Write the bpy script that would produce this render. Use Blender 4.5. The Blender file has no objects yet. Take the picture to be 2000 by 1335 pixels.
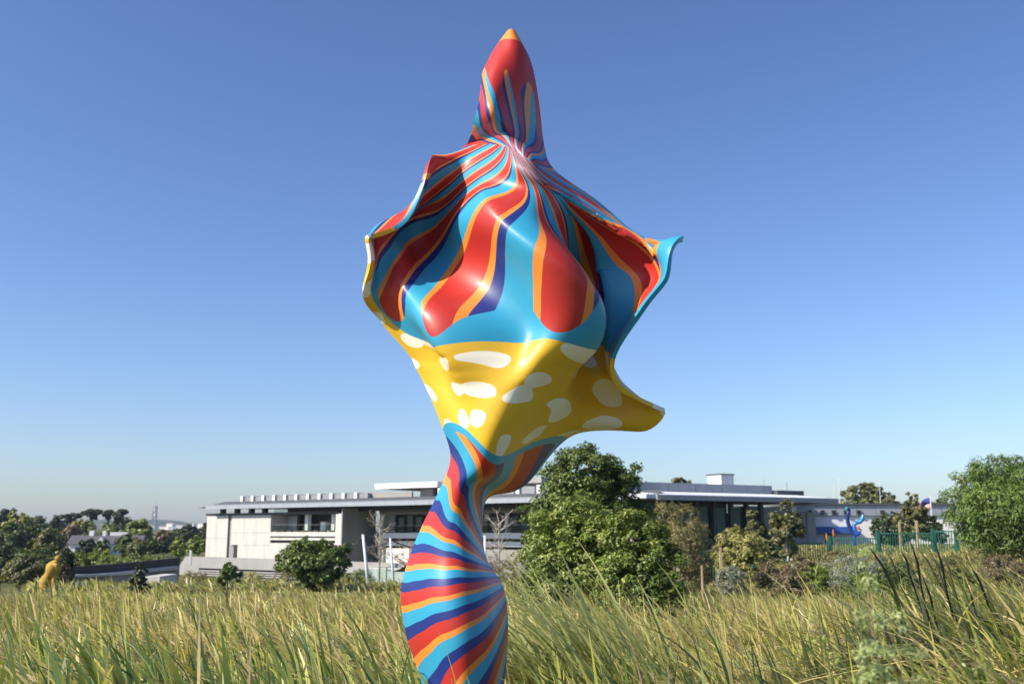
import bpy, math
import numpy as np
from mathutils import Matrix

S = bpy.context.scene
COL = S.collection
R = np.random.default_rng

# ------------------------------------------------------------------ camera
CZ, F = 2.6, 2000.0
TH = math.atan(372.5 / F)
cd = bpy.data.cameras.new('camera')
cd.sensor_width, cd.lens = 36.0, 36.0
cd.clip_start, cd.clip_end = 0.1, 20000
cd.dof.use_dof = True
cd.dof.focus_distance = 10.5
cd.dof.aperture_fstop = 2.4
cam = bpy.data.objects.new('camera', cd)
cam.location = (0, 0, CZ)
cam.rotation_euler = (math.pi / 2 + TH, 0, 0)
COL.objects.link(cam)
S.camera = cam

# ------------------------------------------------------------------ light and sky
SUN_EL, SUN_AZ = math.radians(38), math.radians(-114)      # azimuth clockwise from +Y: behind the camera, to the left
W = bpy.data.worlds.new('World')
S.world = W
W.use_nodes = True
wn = W.node_tree
sky = wn.nodes.new('ShaderNodeTexSky')
sky.sky_type = 'NISHITA'
sky.sun_disc = False
sky.sun_elevation = SUN_EL
sky.sun_rotation = SUN_AZ
sky.altitude = 0
sky.air_density = 1.0
sky.dust_density = 0.9
sky.ozone_density = 3.0
wn.nodes['Background'].inputs['Strength'].default_value = 0.15
def vm(op, a, c):
    n = wn.nodes.new('ShaderNodeVectorMath'); n.operation = op
    wn.links.new(a, n.inputs[0]); n.inputs[1].default_value = c
    return n.outputs[0]
gm = wn.nodes.new('ShaderNodeGamma'); gm.inputs['Gamma'].default_value = 1.2      # a clearer, deeper blue overhead
wn.links.new(vm('MULTIPLY', sky.outputs[0], (0.142, 0.144, 0.162)), gm.inputs[0])
wn.links.new(vm('MULTIPLY', gm.outputs[0], (5.1, 5.1, 5.1)), wn.nodes['Background'].inputs[0])
sl = bpy.data.lights.new('sun', 'SUN')
sl.energy = 5.0
sl.angle = math.radians(0.53)
sl.color = (1.0, 0.91, 0.76)
so = bpy.data.objects.new('sun', sl)
sd = (math.cos(SUN_EL) * math.sin(SUN_AZ), math.cos(SUN_EL) * math.cos(SUN_AZ), math.sin(SUN_EL))
from mathutils import Vector
so.rotation_euler = Vector(sd).to_track_quat('Z', 'Y').to_euler()
so.location = (-30, -20, 40)
COL.objects.link(so)
S.view_settings.view_transform = 'Standard'
S.view_settings.look = 'None'
S.view_settings.gamma = 1
S.view_settings.use_curve_mapping = False
S.view_settings.exposure = 0.55
S.cycles.max_bounces = 8
S.cycles.transparent_max_bounces = 8

# ------------------------------------------------------------------ helpers
def ray(px, py):
    u = (px - 1000) / F
    v = (667.5 - py) / F
    return np.array([u, math.cos(TH) - v * math.sin(TH), math.sin(TH) + v * math.cos(TH)])

def P(px, py, Y):
    """world point seen at a place of the photograph, Y metres out"""
    d = ray(px, py)
    return np.array([0, 0, CZ]) + d * (Y / d[1])

def sm(a, b, x):
    t = np.clip((np.asarray(x, float) - a) / (b - a), 0, 1)
    return t * t * (3 - 2 * t)

def gz(x, y):
    """height of the ground"""
    x = np.asarray(x, float); y = np.asarray(y, float)
    left = -0.95 * sm(30, 62, y) - 2.2 * sm(60, 104, y) + 2.0 * sm(118, 150, y)
    right = 1.3 * sm(30, 62, y)
    k = sm(5, 24, x)
    bump = 0.06 * np.sin(x * 0.7 + 1.3) * np.sin(y * 0.53) * sm(4, 12, y)
    return left * (1 - k) + right * k + bump + 0.5 * sm(3.2, 7, x) * (1 - sm(14, 24, y))

def tag(o, label=None, cat=None, group=None, kind=None):
    if label: o['label'] = label
    if cat: o['category'] = cat
    if group: o['group'] = group
    if kind: o['kind'] = kind
    return o

def empty(name, loc=(0, 0, 0), rz=0.0):
    o = bpy.data.objects.new(name, None)
    o.location = tuple(float(c) for c in loc)
    o.rotation_euler = (0, 0, rz)
    COL.objects.link(o)
    return o

def link(name, me, parent=None, mats=()):
    for m in mats: me.materials.append(m)
    o = bpy.data.objects.new(name, me)
    COL.objects.link(o)
    if parent is not None: o.parent = parent
    return o

def mesh_np(name, V, Q, mat=None, parent=None, cols=None, smooth=False, uv=None):
    """V (n,3); Q (m,k) all faces of k corners"""
    V = np.asarray(V, np.float32).reshape(-1, 3)
    Q = np.asarray(Q, np.int32)
    k = Q.shape[1]
    me = bpy.data.meshes.new(name)
    me.vertices.add(len(V)); me.vertices.foreach_set('co', V.ravel())
    me.loops.add(Q.size); me.loops.foreach_set('vertex_index', Q.ravel())
    me.polygons.add(len(Q))
    me.polygons.foreach_set('loop_start', np.arange(0, Q.size, k, dtype=np.int32))
    if smooth: me.polygons.foreach_set('use_smooth', np.ones(len(Q), dtype=bool))
    me.update(calc_edges=True)
    if cols is not None:
        a = me.color_attributes.new('tint', 'FLOAT_COLOR', 'POINT')
        c = np.ones((len(V), 4), np.float32); c[:, :3] = cols
        a.data.foreach_set('color', c.ravel())
    if uv is not None:
        l = me.uv_layers.new(name='UVMap')
        l.data.foreach_set('uv', np.asarray(uv, np.float32)[Q.ravel()].ravel())
    return link(name, me, parent, [mat] if mat else [])

class MB:
    """collects boxes, prisms and tubes and links them as one mesh"""
    def __init__(s, M=None): s.v = []; s.f = []; s.M = M
    def add(s, pts, faces):
        o = len(s.v); s.v += [tuple(map(float, p)) for p in pts]; s.f += [[i + o for i in f] for f in faces]; return s
    def box(s, x0, x1, y0, y1, z0, z1):
        p = [(x0,y0,z0),(x1,y0,z0),(x1,y1,z0),(x0,y1,z0),(x0,y0,z1),(x1,y0,z1),(x1,y1,z1),(x0,y1,z1)]
        return s.add(p, [(0,3,2,1),(4,5,6,7),(0,1,5,4),(1,2,6,5),(2,3,7,6),(3,0,4,7)])
    def prism(s, base, top):
        n = len(base)
        return s.add(list(base) + list(top), [tuple(range(n))[::-1], tuple(range(n, 2*n))] + [(i, (i+1) % n, n+(i+1) % n, n+i) for i in range(n)])
    def tube(s, pts, rad, n=8):
        pts = [np.array(p, float) for p in pts]
        rings = []
        for i, p in enumerate(pts):
            t = pts[min(i+1, len(pts)-1)] - pts[max(i-1, 0)]
            t = t / (np.linalg.norm(t) + 1e-9)
            a = np.cross(t, [0.13, 0.99, 0.05]) if abs(t[1]) < 0.9 else np.cross(t, [1, 0, 0.1])
            a /= np.linalg.norm(a); b = np.cross(t, a)
            r = rad[i] if hasattr(rad, '__len__') else rad
            rings.append([p + r * (math.cos(k * 2 * math.pi / n) * a + math.sin(k * 2 * math.pi / n) * b) for k in range(n)])
        V = [q for rg in rings for q in rg]
        Fc = [(i*n+k, i*n+(k+1) % n, (i+1)*n+(k+1) % n, (i+1)*n+k) for i in range(len(pts)-1) for k in range(n)]
        Fc += [tuple(range(n))[::-1], tuple(range((len(pts)-1)*n, len(pts)*n))]
        return s.add(V, Fc)
    def build(s, name, mat, parent=None, smooth=False, bevel=0.0):
        v = s.v
        if s.M is not None: v = [tuple(s.M @ Vector(p)) for p in v]
        me = bpy.data.meshes.new(name)
        me.from_pydata(v, [], s.f)
        if smooth: me.polygons.foreach_set('use_smooth', np.ones(len(me.polygons), dtype=bool))
        o = link(name, me, parent, [mat])
        if bevel:
            b = o.modifiers.new('bevel', 'BEVEL'); b.width = bevel; b.segments = 2; b.limit_method = 'ANGLE'
        return o

# ------------------------------------------------------------------ materials
def new_mat(name):
    m = bpy.data.materials.new(name); m.use_nodes = True
    return m, m.node_tree.nodes, m.node_tree.links, m.node_tree.nodes['Principled BSDF']

def mat(name, col, rough=0.6, spec=0.5, metal=0.0, var=0.15, scale=3.0, bump=0.0, bscale=30.0, stretch=(1, 1, 1)):
    """plain colour with noisy wear over object coordinates"""
    m, N, L, b = new_mat(name)
    tc = N.new('ShaderNodeTexCoord'); mp = N.new('ShaderNodeMapping')
    mp.inputs['Scale'].default_value = stretch
    L.new(tc.outputs['Object'], mp.inputs[0])
    n = N.new('ShaderNodeTexNoise'); n.inputs['Scale'].default_value = scale; n.inputs['Detail'].default_value = 6; n.inputs['Roughness'].default_value = 0.65
    L.new(mp.outputs[0], n.inputs['Vector'])
    cr = N.new('ShaderNodeValToRGB')
    cr.color_ramp.elements[0].position = 0.3; cr.color_ramp.elements[1].position = 0.7
    cr.color_ramp.elements[0].color = (*[c * (1 - var) for c in col], 1)
    cr.color_ramp.elements[1].color = (*[min(1, c * (1 + var)) for c in col], 1)
    L.new(n.outputs[0], cr.inputs[0]); L.new(cr.outputs[0], b.inputs['Base Color'])
    b.inputs['Roughness'].default_value = rough; b.inputs['Metallic'].default_value = metal
    b.inputs['Specular IOR Level'].default_value = spec
    if bump:
        n2 = N.new('ShaderNodeTexNoise'); n2.inputs['Scale'].default_value = bscale; n2.inputs['Detail'].default_value = 4
        L.new(mp.outputs[0], n2.inputs['Vector'])
        bp = N.new('ShaderNodeBump'); bp.inputs['Strength'].default_value = bump; bp.inputs['Distance'].default_value = 0.02
        L.new(n2.outputs[0], bp.inputs['Height']); L.new(bp.outputs[0], b.inputs['Normal'])
    return m

def leaf_mat(name, rough=0.5, spec=0.35, trans=0.2, gain=(1.25, 1.2, 0.5)):
    """leaf: colour from the per-leaf tint, some light comes through"""
    m, N, L, b = new_mat(name)
    at = N.new('ShaderNodeVertexColor'); at.layer_name = 'tint'
    b.inputs['Roughness'].default_value = rough; b.inputs['Specular IOR Level'].default_value = spec
    L.new(at.outputs[0], b.inputs['Base Color'])
    tr = N.new('ShaderNodeBsdfTranslucent')
    mx = N.new('ShaderNodeMix'); mx.data_type = 'RGBA'; mx.blend_type = 'MULTIPLY'; mx.inputs[0].default_value = 1
    mx.inputs[7].default_value = (*gain, 1)
    L.new(at.outputs[0], mx.inputs[6]); L.new(mx.outputs[2], tr.inputs[0])
    ms = N.new('ShaderNodeMixShader'); ms.inputs[0].default_value = trans
    L.new(b.outputs[0], ms.inputs[1]); L.new(tr.outputs[0], ms.inputs[2])
    L.new(ms.outputs[0], N['Material Output'].inputs[0])
    return m

M_LEAF = leaf_mat('leaf', 0.42, 0.45, 0.22)
M_REED = leaf_mat('reed_leaf', 0.42, 0.5, 0.29, (1.35, 1.3, 0.6))
M_PLUME = leaf_mat('plume_leaf', 0.6, 0.2, 0.4, (1.15, 1.15, 0.8))
M_BARK = mat('bark', (0.17, 0.13, 0.09), 0.9, 0.2, var=0.35, scale=6, bump=0.6, bscale=14, stretch=(1, 1, 0.3))
M_PALEBARK = mat('pale_bark', (0.36, 0.32, 0.26), 0.9, 0.2, var=0.3, scale=6)
M_SOIL = mat('soil', (0.075, 0.065, 0.035), 0.95, 0.1, var=0.5, scale=0.6)
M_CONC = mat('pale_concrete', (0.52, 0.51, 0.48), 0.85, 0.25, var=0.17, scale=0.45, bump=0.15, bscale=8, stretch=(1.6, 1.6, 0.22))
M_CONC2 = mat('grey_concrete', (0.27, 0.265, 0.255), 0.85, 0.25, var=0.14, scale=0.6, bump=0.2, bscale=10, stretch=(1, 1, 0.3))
M_CONC3 = mat('shaded_side_concrete', (0.30, 0.29, 0.275), 0.85, 0.25, var=0.12, scale=0.5, bump=0.15, stretch=(1, 1, 0.25))  # darker copy of the pale concrete, shade of the turned-away walls put into its colour
M_WHITE = mat('white_render', (0.76, 0.75, 0.73), 0.75, 0.3, var=0.05, scale=0.8, stretch=(1, 1, 0.3))
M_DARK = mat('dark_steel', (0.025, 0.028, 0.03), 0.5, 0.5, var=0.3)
M_ROOF = mat('dark_roof_sheet', (0.075, 0.083, 0.09), 0.5, 0.5, var=0.2, scale=1.2)
M_FASCIA = mat('pale_grey_metal', (0.34, 0.37, 0.41), 0.38, 0.5, metal=0.2, var=0.08, scale=1.5)
M_GREYMETAL = mat('grey_metal', (0.26, 0.275, 0.29), 0.45, 0.5, metal=0.2, var=0.1, scale=1.5)
M_MIDMETAL = mat('mid_grey_metal', (0.36, 0.37, 0.39), 0.5, 0.5, metal=0.1, var=0.1, scale=1.5)
M_CORR = mat('corrugated_sheet', (0.5, 0.53, 0.57), 0.4, 0.5, metal=0.3, var=0.1, scale=1.0)
M_BLUEBAND = mat('blue_painted_board', (0.03, 0.11, 0.38), 0.5, 0.4, var=0.12)
M_GREEN = mat('green_fence_paint', (0.022, 0.115, 0.085), 0.42, 0.5, var=0.2, scale=2)
M_WOOD = mat('weathered_timber', (0.42, 0.33, 0.21), 0.85, 0.2, var=0.25, scale=5, stretch=(1, 1, 0.15), bump=0.4)
M_BLACKWALL = mat('charcoal_wall', (0.045, 0.042, 0.045), 0.8, 0.3, var=0.25, scale=0.8)
M_PALEKERB = mat('pale_walkway', (0.5, 0.48, 0.47), 0.85, 0.2, var=0.12)
M_CURTAIN = mat('curtain', (0.42, 0.45, 0.42), 0.9, 0.2, var=0.1, scale=2, stretch=(4, 4, 0.2))
M_GLASS, _n, _l, _b = new_mat('window_glass')
_b.inputs['Base Color'].default_value = (0.55, 0.68, 0.66, 1); _b.inputs['Roughness'].default_value = 0.03
_b.inputs['Transmission Weight'].default_value = 1.0; _b.inputs['IOR'].default_value = 1.1
_b.inputs['Specular IOR Level'].default_value = 1.0
M_POLE = mat('white_painted_pole', (0.66, 0.68, 0.68), 0.4, 0.5, var=0.06)

# ------------------------------------------------------------------ ground, hills
def sheet(name, xs, ys, zf, m):
    X, Y = np.meshgrid(xs, ys)
    V = np.stack([X, Y, zf(X, Y)], -1).reshape(-1, 3)
    nx, ny = len(xs), len(ys)
    i = np.arange(nx - 1)[None] + nx * np.arange(ny - 1)[:, None]
    Q = np.stack([i, i + 1, i + 1 + nx, i + nx], -1).reshape(-1, 4)
    return mesh_np(name, V, Q, m, smooth=True)

def spaced(lim, near, g=1.18):
    a = [0.0]; d = near
    while a[-1] < lim: a.append(a[-1] + d); d *= g
    a[-1] = lim
    return np.array(a)

M_GROUND, N, L, b = new_mat('ground_cover')
tc = N.new('ShaderNodeTexCoord')
n1 = N.new('ShaderNodeTexNoise'); n1.inputs['Scale'].default_value = 0.05; n1.inputs['Detail'].default_value = 8; n1.inputs['Roughness'].default_value = 0.7
n2 = N.new('ShaderNodeTexNoise'); n2.inputs['Scale'].default_value = 1.5; n2.inputs['Detail'].default_value = 6
L.new(tc.outputs['Object'], n1.inputs['Vector']); L.new(tc.outputs['Object'], n2.inputs['Vector'])
r1 = N.new('ShaderNodeValToRGB')
for p, c in ((0.35, (0.045, 0.06, 0.022)), (0.5, (0.09, 0.10, 0.035)), (0.66, (0.17, 0.145, 0.07))):
    e = r1.color_ramp.elements.new(p); e.color = (*c, 1)
r1.color_ramp.elements.remove(r1.color_ramp.elements[0]); r1.color_ramp.elements.remove(r1.color_ramp.elements[-1])
L.new(n1.outputs[0], r1.inputs[0])
mx = N.new('ShaderNodeMix'); mx.data_type = 'RGBA'; mx.blend_type = 'OVERLAY'; mx.inputs[0].default_value = 0.5
L.new(r1.outputs[0], mx.inputs[6]); L.new(n2.outputs[0], mx.inputs[7]); L.new(mx.outputs[2], b.inputs['Base Color'])
b.inputs['Roughness'].default_value = 0.95; b.inputs['Specular IOR Level'].default_value = 0.1

xs = spaced(3200, 1.0); xs = np.concatenate([-xs[:0:-1], xs])
ys = np.concatenate([-spaced(400, 2.0)[:0:-1], spaced(3200, 1.0, 1.12)])
tag(sheet('ground', xs, ys, gz, M_GROUND), kind='structure')

M_HILL, N, L, b = new_mat('wooded_hill')
tc = N.new('ShaderNodeTexCoord')
n1 = N.new('ShaderNodeTexNoise'); n1.inputs['Scale'].default_value = 0.02; n1.inputs['Detail'].default_value = 8
L.new(tc.outputs['Object'], n1.inputs['Vector'])
r1 = N.new('ShaderNodeValToRGB'); r1.color_ramp.elements[0].position = 0.35; r1.color_ramp.elements[1].position = 0.65
r1.color_ramp.elements[0].color = (0.03, 0.045, 0.025, 1); r1.color_ramp.elements[1].color = (0.09, 0.095, 0.05, 1)
L.new(n1.outputs[0], r1.inputs[0]); L.new(r1.outputs[0], b.inputs['Base Color']); b.inputs['Roughness'].default_value = 0.95

def hill(name, xs, y0, depth, prof, seed):
    rng = R(seed)
    ys = np.linspace(0, 1, 14)
    X, T = np.meshgrid(xs, ys)
    H = prof(X) * np.sin(np.pi * np.clip(T, 0, 1)) ** 0.8 - 4
    H += rng.normal(0, 1.0, H.shape) * (T > 0.05) * (T < 0.95) * 1.2
    V = np.stack([X, y0 + T * depth, H], -1).reshape(-1, 3)
    nx, ny = len(xs), len(ys)
    i = np.arange(nx - 1)[None] + nx * np.arange(ny - 1)[:, None]
    Q = np.stack([i, i + 1, i + 1 + nx, i + nx], -1).reshape(-1, 4)
    return tag(mesh_np(name, V, Q, M_HILL, smooth=True), kind='structure')
hill('far_hills', np.linspace(-2500, 1800, 200), 2200, 800,
     lambda x: 26 + 9 * np.sin(x * 0.0043) + 6 * np.sin(x * 0.013 + 1) + 3 * np.sin(x * 0.041), 3)
hill('near_hill', np.linspace(-900, -150, 120), 900, 300,
     lambda x: 13 + 5 * np.sin(x * 0.011 + 2.2) + 2 * np.sin(x * 0.05), 4)

# a town far off: white specks on the hillside, each a small house block
rng = R(8)
town_n = 0
M_TOWN = mat('far_white_wall', (0.7, 0.68, 0.65), 0.8, 0.2, var=0.05)
M_TOWNROOF = mat('far_roof', (0.25, 0.16, 0.12), 0.8, 0.2, var=0.05)
for i in range(26):
    px = [rng.uniform(285, 400), rng.uniform(330, 385)][i % 2]
    Y = rng.uniform(1500, 2100)
    c = P(px, rng.uniform(1022, 1031), Y)
    w, d, h = rng.uniform(7, 16), rng.uniform(7, 12), rng.uniform(4, 9)
    t = tag(empty('far_building', (c[0], c[1], c[2] - h), rng.uniform(-0.5, 0.5)),
            'tiny pale far-off building on the hazy horizon left of the museum', 'building', 'far-off town buildings on the horizon')
    MB().box(-w/2, w/2, -d/2, d/2, -20, h).build('wall', M_TOWN, t)
    MB().box(-w/2 - .3, w/2 + .3, -d/2 - .3, d/2 + .3, h, h + 1).build('roof', M_TOWNROOF if i % 3 else M_TOWN, t)

# lawn on the left
def lz(dz): return lambda x, y: gz(x, y) + dz
M_LAWN = mat('lawn_grass', (0.13, 0.19, 0.05), 0.95, 0.1, var=0.3, scale=0.7)
tag(sheet('lawn', np.linspace(-64, -47, 14), np.linspace(126, 150, 12), lz(0.05), M_LAWN), kind='structure')

# ------------------------------------------------------------------ the sculpture
def catmull(Pt, n):
    """Catmull-Rom through rows Pt (k, ...) sampled n times"""
    k = len(Pt)
    t = np.linspace(0, k - 1, n); i = np.clip(t.astype(int), 0, k - 2); f = (t - i)
    f = f.reshape((-1,) + (1,) * (Pt.ndim - 1))
    p0 = Pt[np.clip(i - 1, 0, k - 1)]; p1 = Pt[i]; p2 = Pt[i + 1]; p3 = Pt[np.clip(i + 2, 0, k - 1)]
    return 0.5 * (2 * p1 + (p2 - p0) * f + (2 * p0 - 5 * p1 + 4 * p2 - p3) * f**2 + (3 * p1 - p0 - 3 * p2 + p3) * f**3)

SD = 10.0
rows = [
 [(855,1610,.10),(880,1610,-.20),(908,1610,-.30),(938,1610,-.15),(962,1610,.15)],
 [(848,1470,.10),(872,1470,-.25),(908,1470,-.35),(945,1470,-.15),(970,1470,.20)],
 [(828,1335,.12),(862,1335,-.28),(908,1335,-.42),(955,1335,-.20),(981,1335,.30)],
 [(798,1240,.18),(838,1240,-.28),(900,1240,-.46),(958,1236,-.22),(988,1230,.35)],
 [(787,1160,.22),(828,1160,-.24),(888,1156,-.42),(945,1150,-.18),(980,1150,.35)],
 [(801,1095,.20),(834,1086,-.16),(880,1082,-.32),(920,1086,-.22),(946,1090,.30)],
 [(828,1028,.10),(855,1020,-.18),(887,1014,-.32),(915,1014,-.20),(938,1022,.35)],
 [(860,962,-.05),(884,952,-.32),(910,947,-.38),(932,952,-.12),(952,968,.45)],
 [(884,893,-.12),(914,905,-.46),(952,917,-.46),(988,925,.08),(1022,945,.60)],
 [(862,818,-.05),(908,832,-.46),(978,846,-.62),(1046,852,.10),(1118,846,.75)],
 [(832,748,.05),(892,760,-.40),(1012,775,-.70),(1120,796,.25),(1262,832,.55)],
 [(815,716,.10),(886,724,-.42),(1034,740,-.76),(1130,758,.28),(1294,786,.45)],
 [(800,688,.12),(880,692,-.44),(1052,704,-.80),(1140,722,.25),(1248,742,.05)],
 [(748,628,.20),(850,622,-.42),(1086,640,-.82),(1160,662,.42),(1232,704,-.20)],
 [(714,568,-.08),(836,562,-.22),(1078,566,-.82),(1168,580,.46),(1284,622,-.50)],
 [(708,505,-.30),(822,494,.08),(1060,492,-.80),(1178,510,.40),(1328,560,-.58)],
 [(704,450,-.42),(818,438,.18),(1040,424,-.74),(1156,440,.05),(1324,508,-.52)],
 [(778,412,-.36),(866,386,.16),(1030,368,-.60),(1112,392,-.36),(1270,486,-.22)],
 [(834,320,-.20),(910,320,.04),(1010,326,-.56),(1074,362,-.52),(1168,398,.22)],
 [(906,292,.35),(948,270,.05),(992,276,-.42),(1036,306,-.56),(1082,336,.02)],
 [(936,210,-.32),(962,224,-.48),(1000,252,-.22),(1034,272,.10),(1060,288,.45)],
 [(944,148,-.10),(964,152,-.26),(994,158,-.20),(1022,172,-.08),(1050,206,.20)],
 [(968,98,.0),(984,94,-.08),(1002,96,-.12),(1020,104,-.06),(1034,124,.06)],
 [(993,64,.02),(996,61,.0),(999,60,-.01),(1002,62,.0),(1005,66,.02)]]
ctrl = np.array([[P(px, py, SD + dy) for px, py, dy in r] for r in rows])
NU, NV = 150, 420
g = catmull(ctrl, NV)
g = np.swapaxes(catmull(np.swapaxes(g, 0, 1), NU), 0, 1)
uu, vv = np.meshgrid(np.linspace(0, 1, NU), np.linspace(0, 23, NV))
vv = np.where(vv < 10, vv, np.where(vv < 12, 10 + (vv - 10) / 2, vv - 1))       # the extra row does not shift the painted bands
du = np.gradient(g, axis=1); dv = np.gradient(g, axis=0)
nor = np.cross(du, dv); nor /= np.linalg.norm(nor, axis=-1, keepdims=True) + 1e-9      # faces the camera
amp = 0.30 * sm(8.8, 12.5, vv) * (1 - sm(13.8, 17.0, vv)) * sm(0.06, 0.30, uu) * (0.08 + 0.92 * sm(1, 0.8, uu))
ph = 2.9 * uu ** 1.1 + 0.14 * (vv - 12) + 0.42
fold = (1 - 1.7 * np.abs(np.sin(np.pi * ph)) ** 1.25) * 0.8 + 0.22 * np.sin(2 * np.pi * (4.3 * uu - 0.09 * vv))
lip = 0.20 * sm(0.86, 1.0, uu) ** 1.4 * sm(9.5, 11.5, vv) * (1 - sm(15.2, 16.5, vv))       # right hem curls forward
lip += 0.12 * sm(0.10, 0.0, uu) * sm(12, 13.5, vv) * (1 - sm(16.5, 17.5, vv))
g = g + nor * (amp * fold + lip)[..., None]
base = np.array([P(910, 1560, SD)[0], SD - 0.05, 0.0])
i = np.arange(NU - 1)[None] + NU * np.arange(NV - 1)[:, None]
Q = np.stack([i, i + 1, i + 1 + NU, i + NU], -1).reshape(-1, 4)

def paint_mat():
    m, N, L, b = new_mat('sculpture_paint')
    def val(x):
        return x
    def mth(op, a, c=None, d=None):
        n = N.new('ShaderNodeMath'); n.operation = op
        for k, x in enumerate((a, c, d)):
            if x is None: continue
            if isinstance(x, (int, float)): n.inputs[k].default_value = x
            else: L.new(x, n.inputs[k])
        return n.outputs[0]
    def mixc(f, a, c):
        n = N.new('ShaderNodeMix'); n.data_type = 'RGBA'
        L.new(f, n.inputs[0])
        for k, x in ((6, a), (7, c)):
            if isinstance(x, tuple): n.inputs[k].default_value = (*x, 1)
            else: L.new(x, n.inputs[k])
        return n.outputs[2]
    RED, ORA, NAV, SKY, YEL, CRE = (.46,.028,.020), (.76,.24,.035), (.012,.028,.18), (.03,.31,.50), (.76,.46,.03), (.85,.80,.66)
    uvn = N.new('ShaderNodeUVMap'); sp = N.new('ShaderNodeSeparateXYZ'); L.new(uvn.outputs[0], sp.inputs[0])
    u = sp.outputs[0]; v = mth('MULTIPLY', sp.outputs[1], 22.0)
    nz = N.new('ShaderNodeTexNoise'); nz.inputs['Scale'].default_value = 5.0; nz.inputs['Detail'].default_value = 0
    L.new(uvn.outputs[0], nz.inputs['Vector'])
    wob = mth('SUBTRACT', nz.outputs[0], 0.5)
    def stripes(x, order):
        fr = mth('FRACT', x)
        cr = N.new('ShaderNodeValToRGB'); cr.color_ramp.interpolation = 'CONSTANT'
        els = cr.color_ramp.elements
        els[0].position = 0; els[0].color = (*order[0][1], 1)
        els[1].position = order[1][0]; els[1].color = (*order[1][1], 1)
        for p, c in order[2:]:
            e = els.new(p); e.color = (*c, 1)
        L.new(fr, cr.inputs[0]); return cr.outputs[0]
    # lower stem: stripes fanning out from the right edge
    a1 = mth('ARCTAN2', mth('SUBTRACT', v, 4.35), mth('MULTIPLY', mth('SUBTRACT', 1.32, u), 3.4))
    stem = stripes(mth('ADD', mth('MULTIPLY', a1, 3.9), mth('MULTIPLY', wob, 0.22)), [(0, SKY), (.30, ORA), (.45, RED), (.76, NAV)])
    # billow: rays running down from the waist
    a2 = mth('ARCTAN2', mth('MULTIPLY', mth('SUBTRACT', u, 0.56), 8.5), mth('SUBTRACT', 18.4, v))
    w2 = mth('MULTIPLY', mth('SINE', mth('MULTIPLY', v, 1.1)), 0.05)
    rayx = mth('ADD', mth('ADD', mth('MULTIPLY', a2, 4.3), w2), mth('MULTIPLY', wob, 0.55))
    lobe = mth('ADD', 0.75, mth('MULTIPLY', mth('COSINE', mth('MULTIPLY', mth('ADD', rayx, -0.08), 6.2832)), 0.55))
    rays = stripes(rayx,
                   [(0, SKY), (.27, ORA), (.37, RED), (.72, ORA), (.80, NAV), (.92, SKY)])
    # pointed top: rays running up from the waist
    a3 = mth('ARCTAN2', mth('MULTIPLY', mth('SUBTRACT', u, 0.62), 3.6), mth('SUBTRACT', v, 17.4))
    topx = mth('ADD', mth('MULTIPLY', a3, 2.2), mth('MULTIPLY', wob, 0.6))
    topr = stripes(topx, [(0, RED), (.30, NAV), (.45, ORA), (.62, SKY), (.85, NAV)])
    tb = mth('ADD', 19.7, mth('MULTIPLY', mth('COSINE', mth('MULTIPLY', mth('ADD', topx, -.55), 6.2832)), 0.55))
    topc = mixc(mth('GREATER_THAN', v, tb), topr, RED)
    topc = mixc(mth('GREATER_THAN', v, 21.35), topc, ORA)
    # yellow sash with plain cream dots
    b1 = mth('ADD', 8.75, mth('MULTIPLY', mth('SINE', mth('MULTIPLY', u, 9.0)), 0.28))
    edge = mth('MULTIPLY', mth('POWER', 2.718, mth('MULTIPLY', u, -26.0)), 4.2)
    b2 = mth('ADD', mth('ADD', mth('ADD', 11.55, mth('MULTIPLY', mth('SINE', mth('MULTIPLY', u, 7.5)), -0.22)), edge), mth('MULTIPLY', mth('MAXIMUM', mth('SUBTRACT', u, .6), 0.0), 1.8))
    cmb = N.new('ShaderNodeCombineXYZ'); L.new(mth('MULTIPLY', u, 6.0), cmb.inputs[0]); L.new(mth('MULTIPLY', v, 1.15), cmb.inputs[1])
    vo = N.new('ShaderNodeTexVoronoi'); vo.voronoi_dimensions = '2D'; vo.inputs['Scale'].default_value = 1.0; vo.inputs['Randomness'].default_value = 0.7
    L.new(cmb.outputs[0], vo.inputs['Vector'])
    n3 = N.new('ShaderNodeTexNoise'); n3.inputs['Scale'].default_value = 1.7; n3.inputs['Detail'].default_value = 0
    L.new(cmb.outputs[0], n3.inputs['Vector'])
    dots = mth('LESS_THAN', mth('ADD', vo.outputs['Distance'], mth('MULTIPLY', mth('SUBTRACT', n3.outputs[0], .5), .5)), 0.27)
    sash = mixc(dots, YEL, CRE)
    c = mixc(mth('GREATER_THAN', v, mth('SUBTRACT', b1, 0.22)), stem, SKY)
    c = mixc(mth('GREATER_THAN', v, b1), c, sash)
    c = mixc(mth('GREATER_THAN', v, b2), c, SKY)
    c = mixc(mth('GREATER_THAN', v, mth('ADD', b2, lobe)), c, rays)
    c = mixc(mth('GREATER_THAN', v, 17.7), c, topc)
    # hem outline along the right edge
    hem = mth('MULTIPLY', mth('GREATER_THAN', v, b2), mth('LESS_THAN', v, 17.5))
    c = mixc(mth('MULTIPLY', hem, mth('GREATER_THAN', u, 0.925)), c, ORA)
    c = mixc(mth('MULTIPLY', hem, mth('GREATER_THAN', u, 0.955)), c, SKY)
    # slight dust and fading so that the colour is not perfectly flat
    n2 = N.new('ShaderNodeTexNoise'); n2.inputs['Scale'].default_value = 2.5; n2.inputs['Detail'].default_value = 8
    tc = N.new('ShaderNodeTexCoord'); L.new(tc.outputs['Object'], n2.inputs['Vector'])
    hs = N.new('ShaderNodeHueSaturation'); L.new(c, hs.inputs['Color'])
    mr = N.new('ShaderNodeMapRange'); mr.inputs[3].default_value = 0.88; mr.inputs[4].default_value = 1.1
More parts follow.
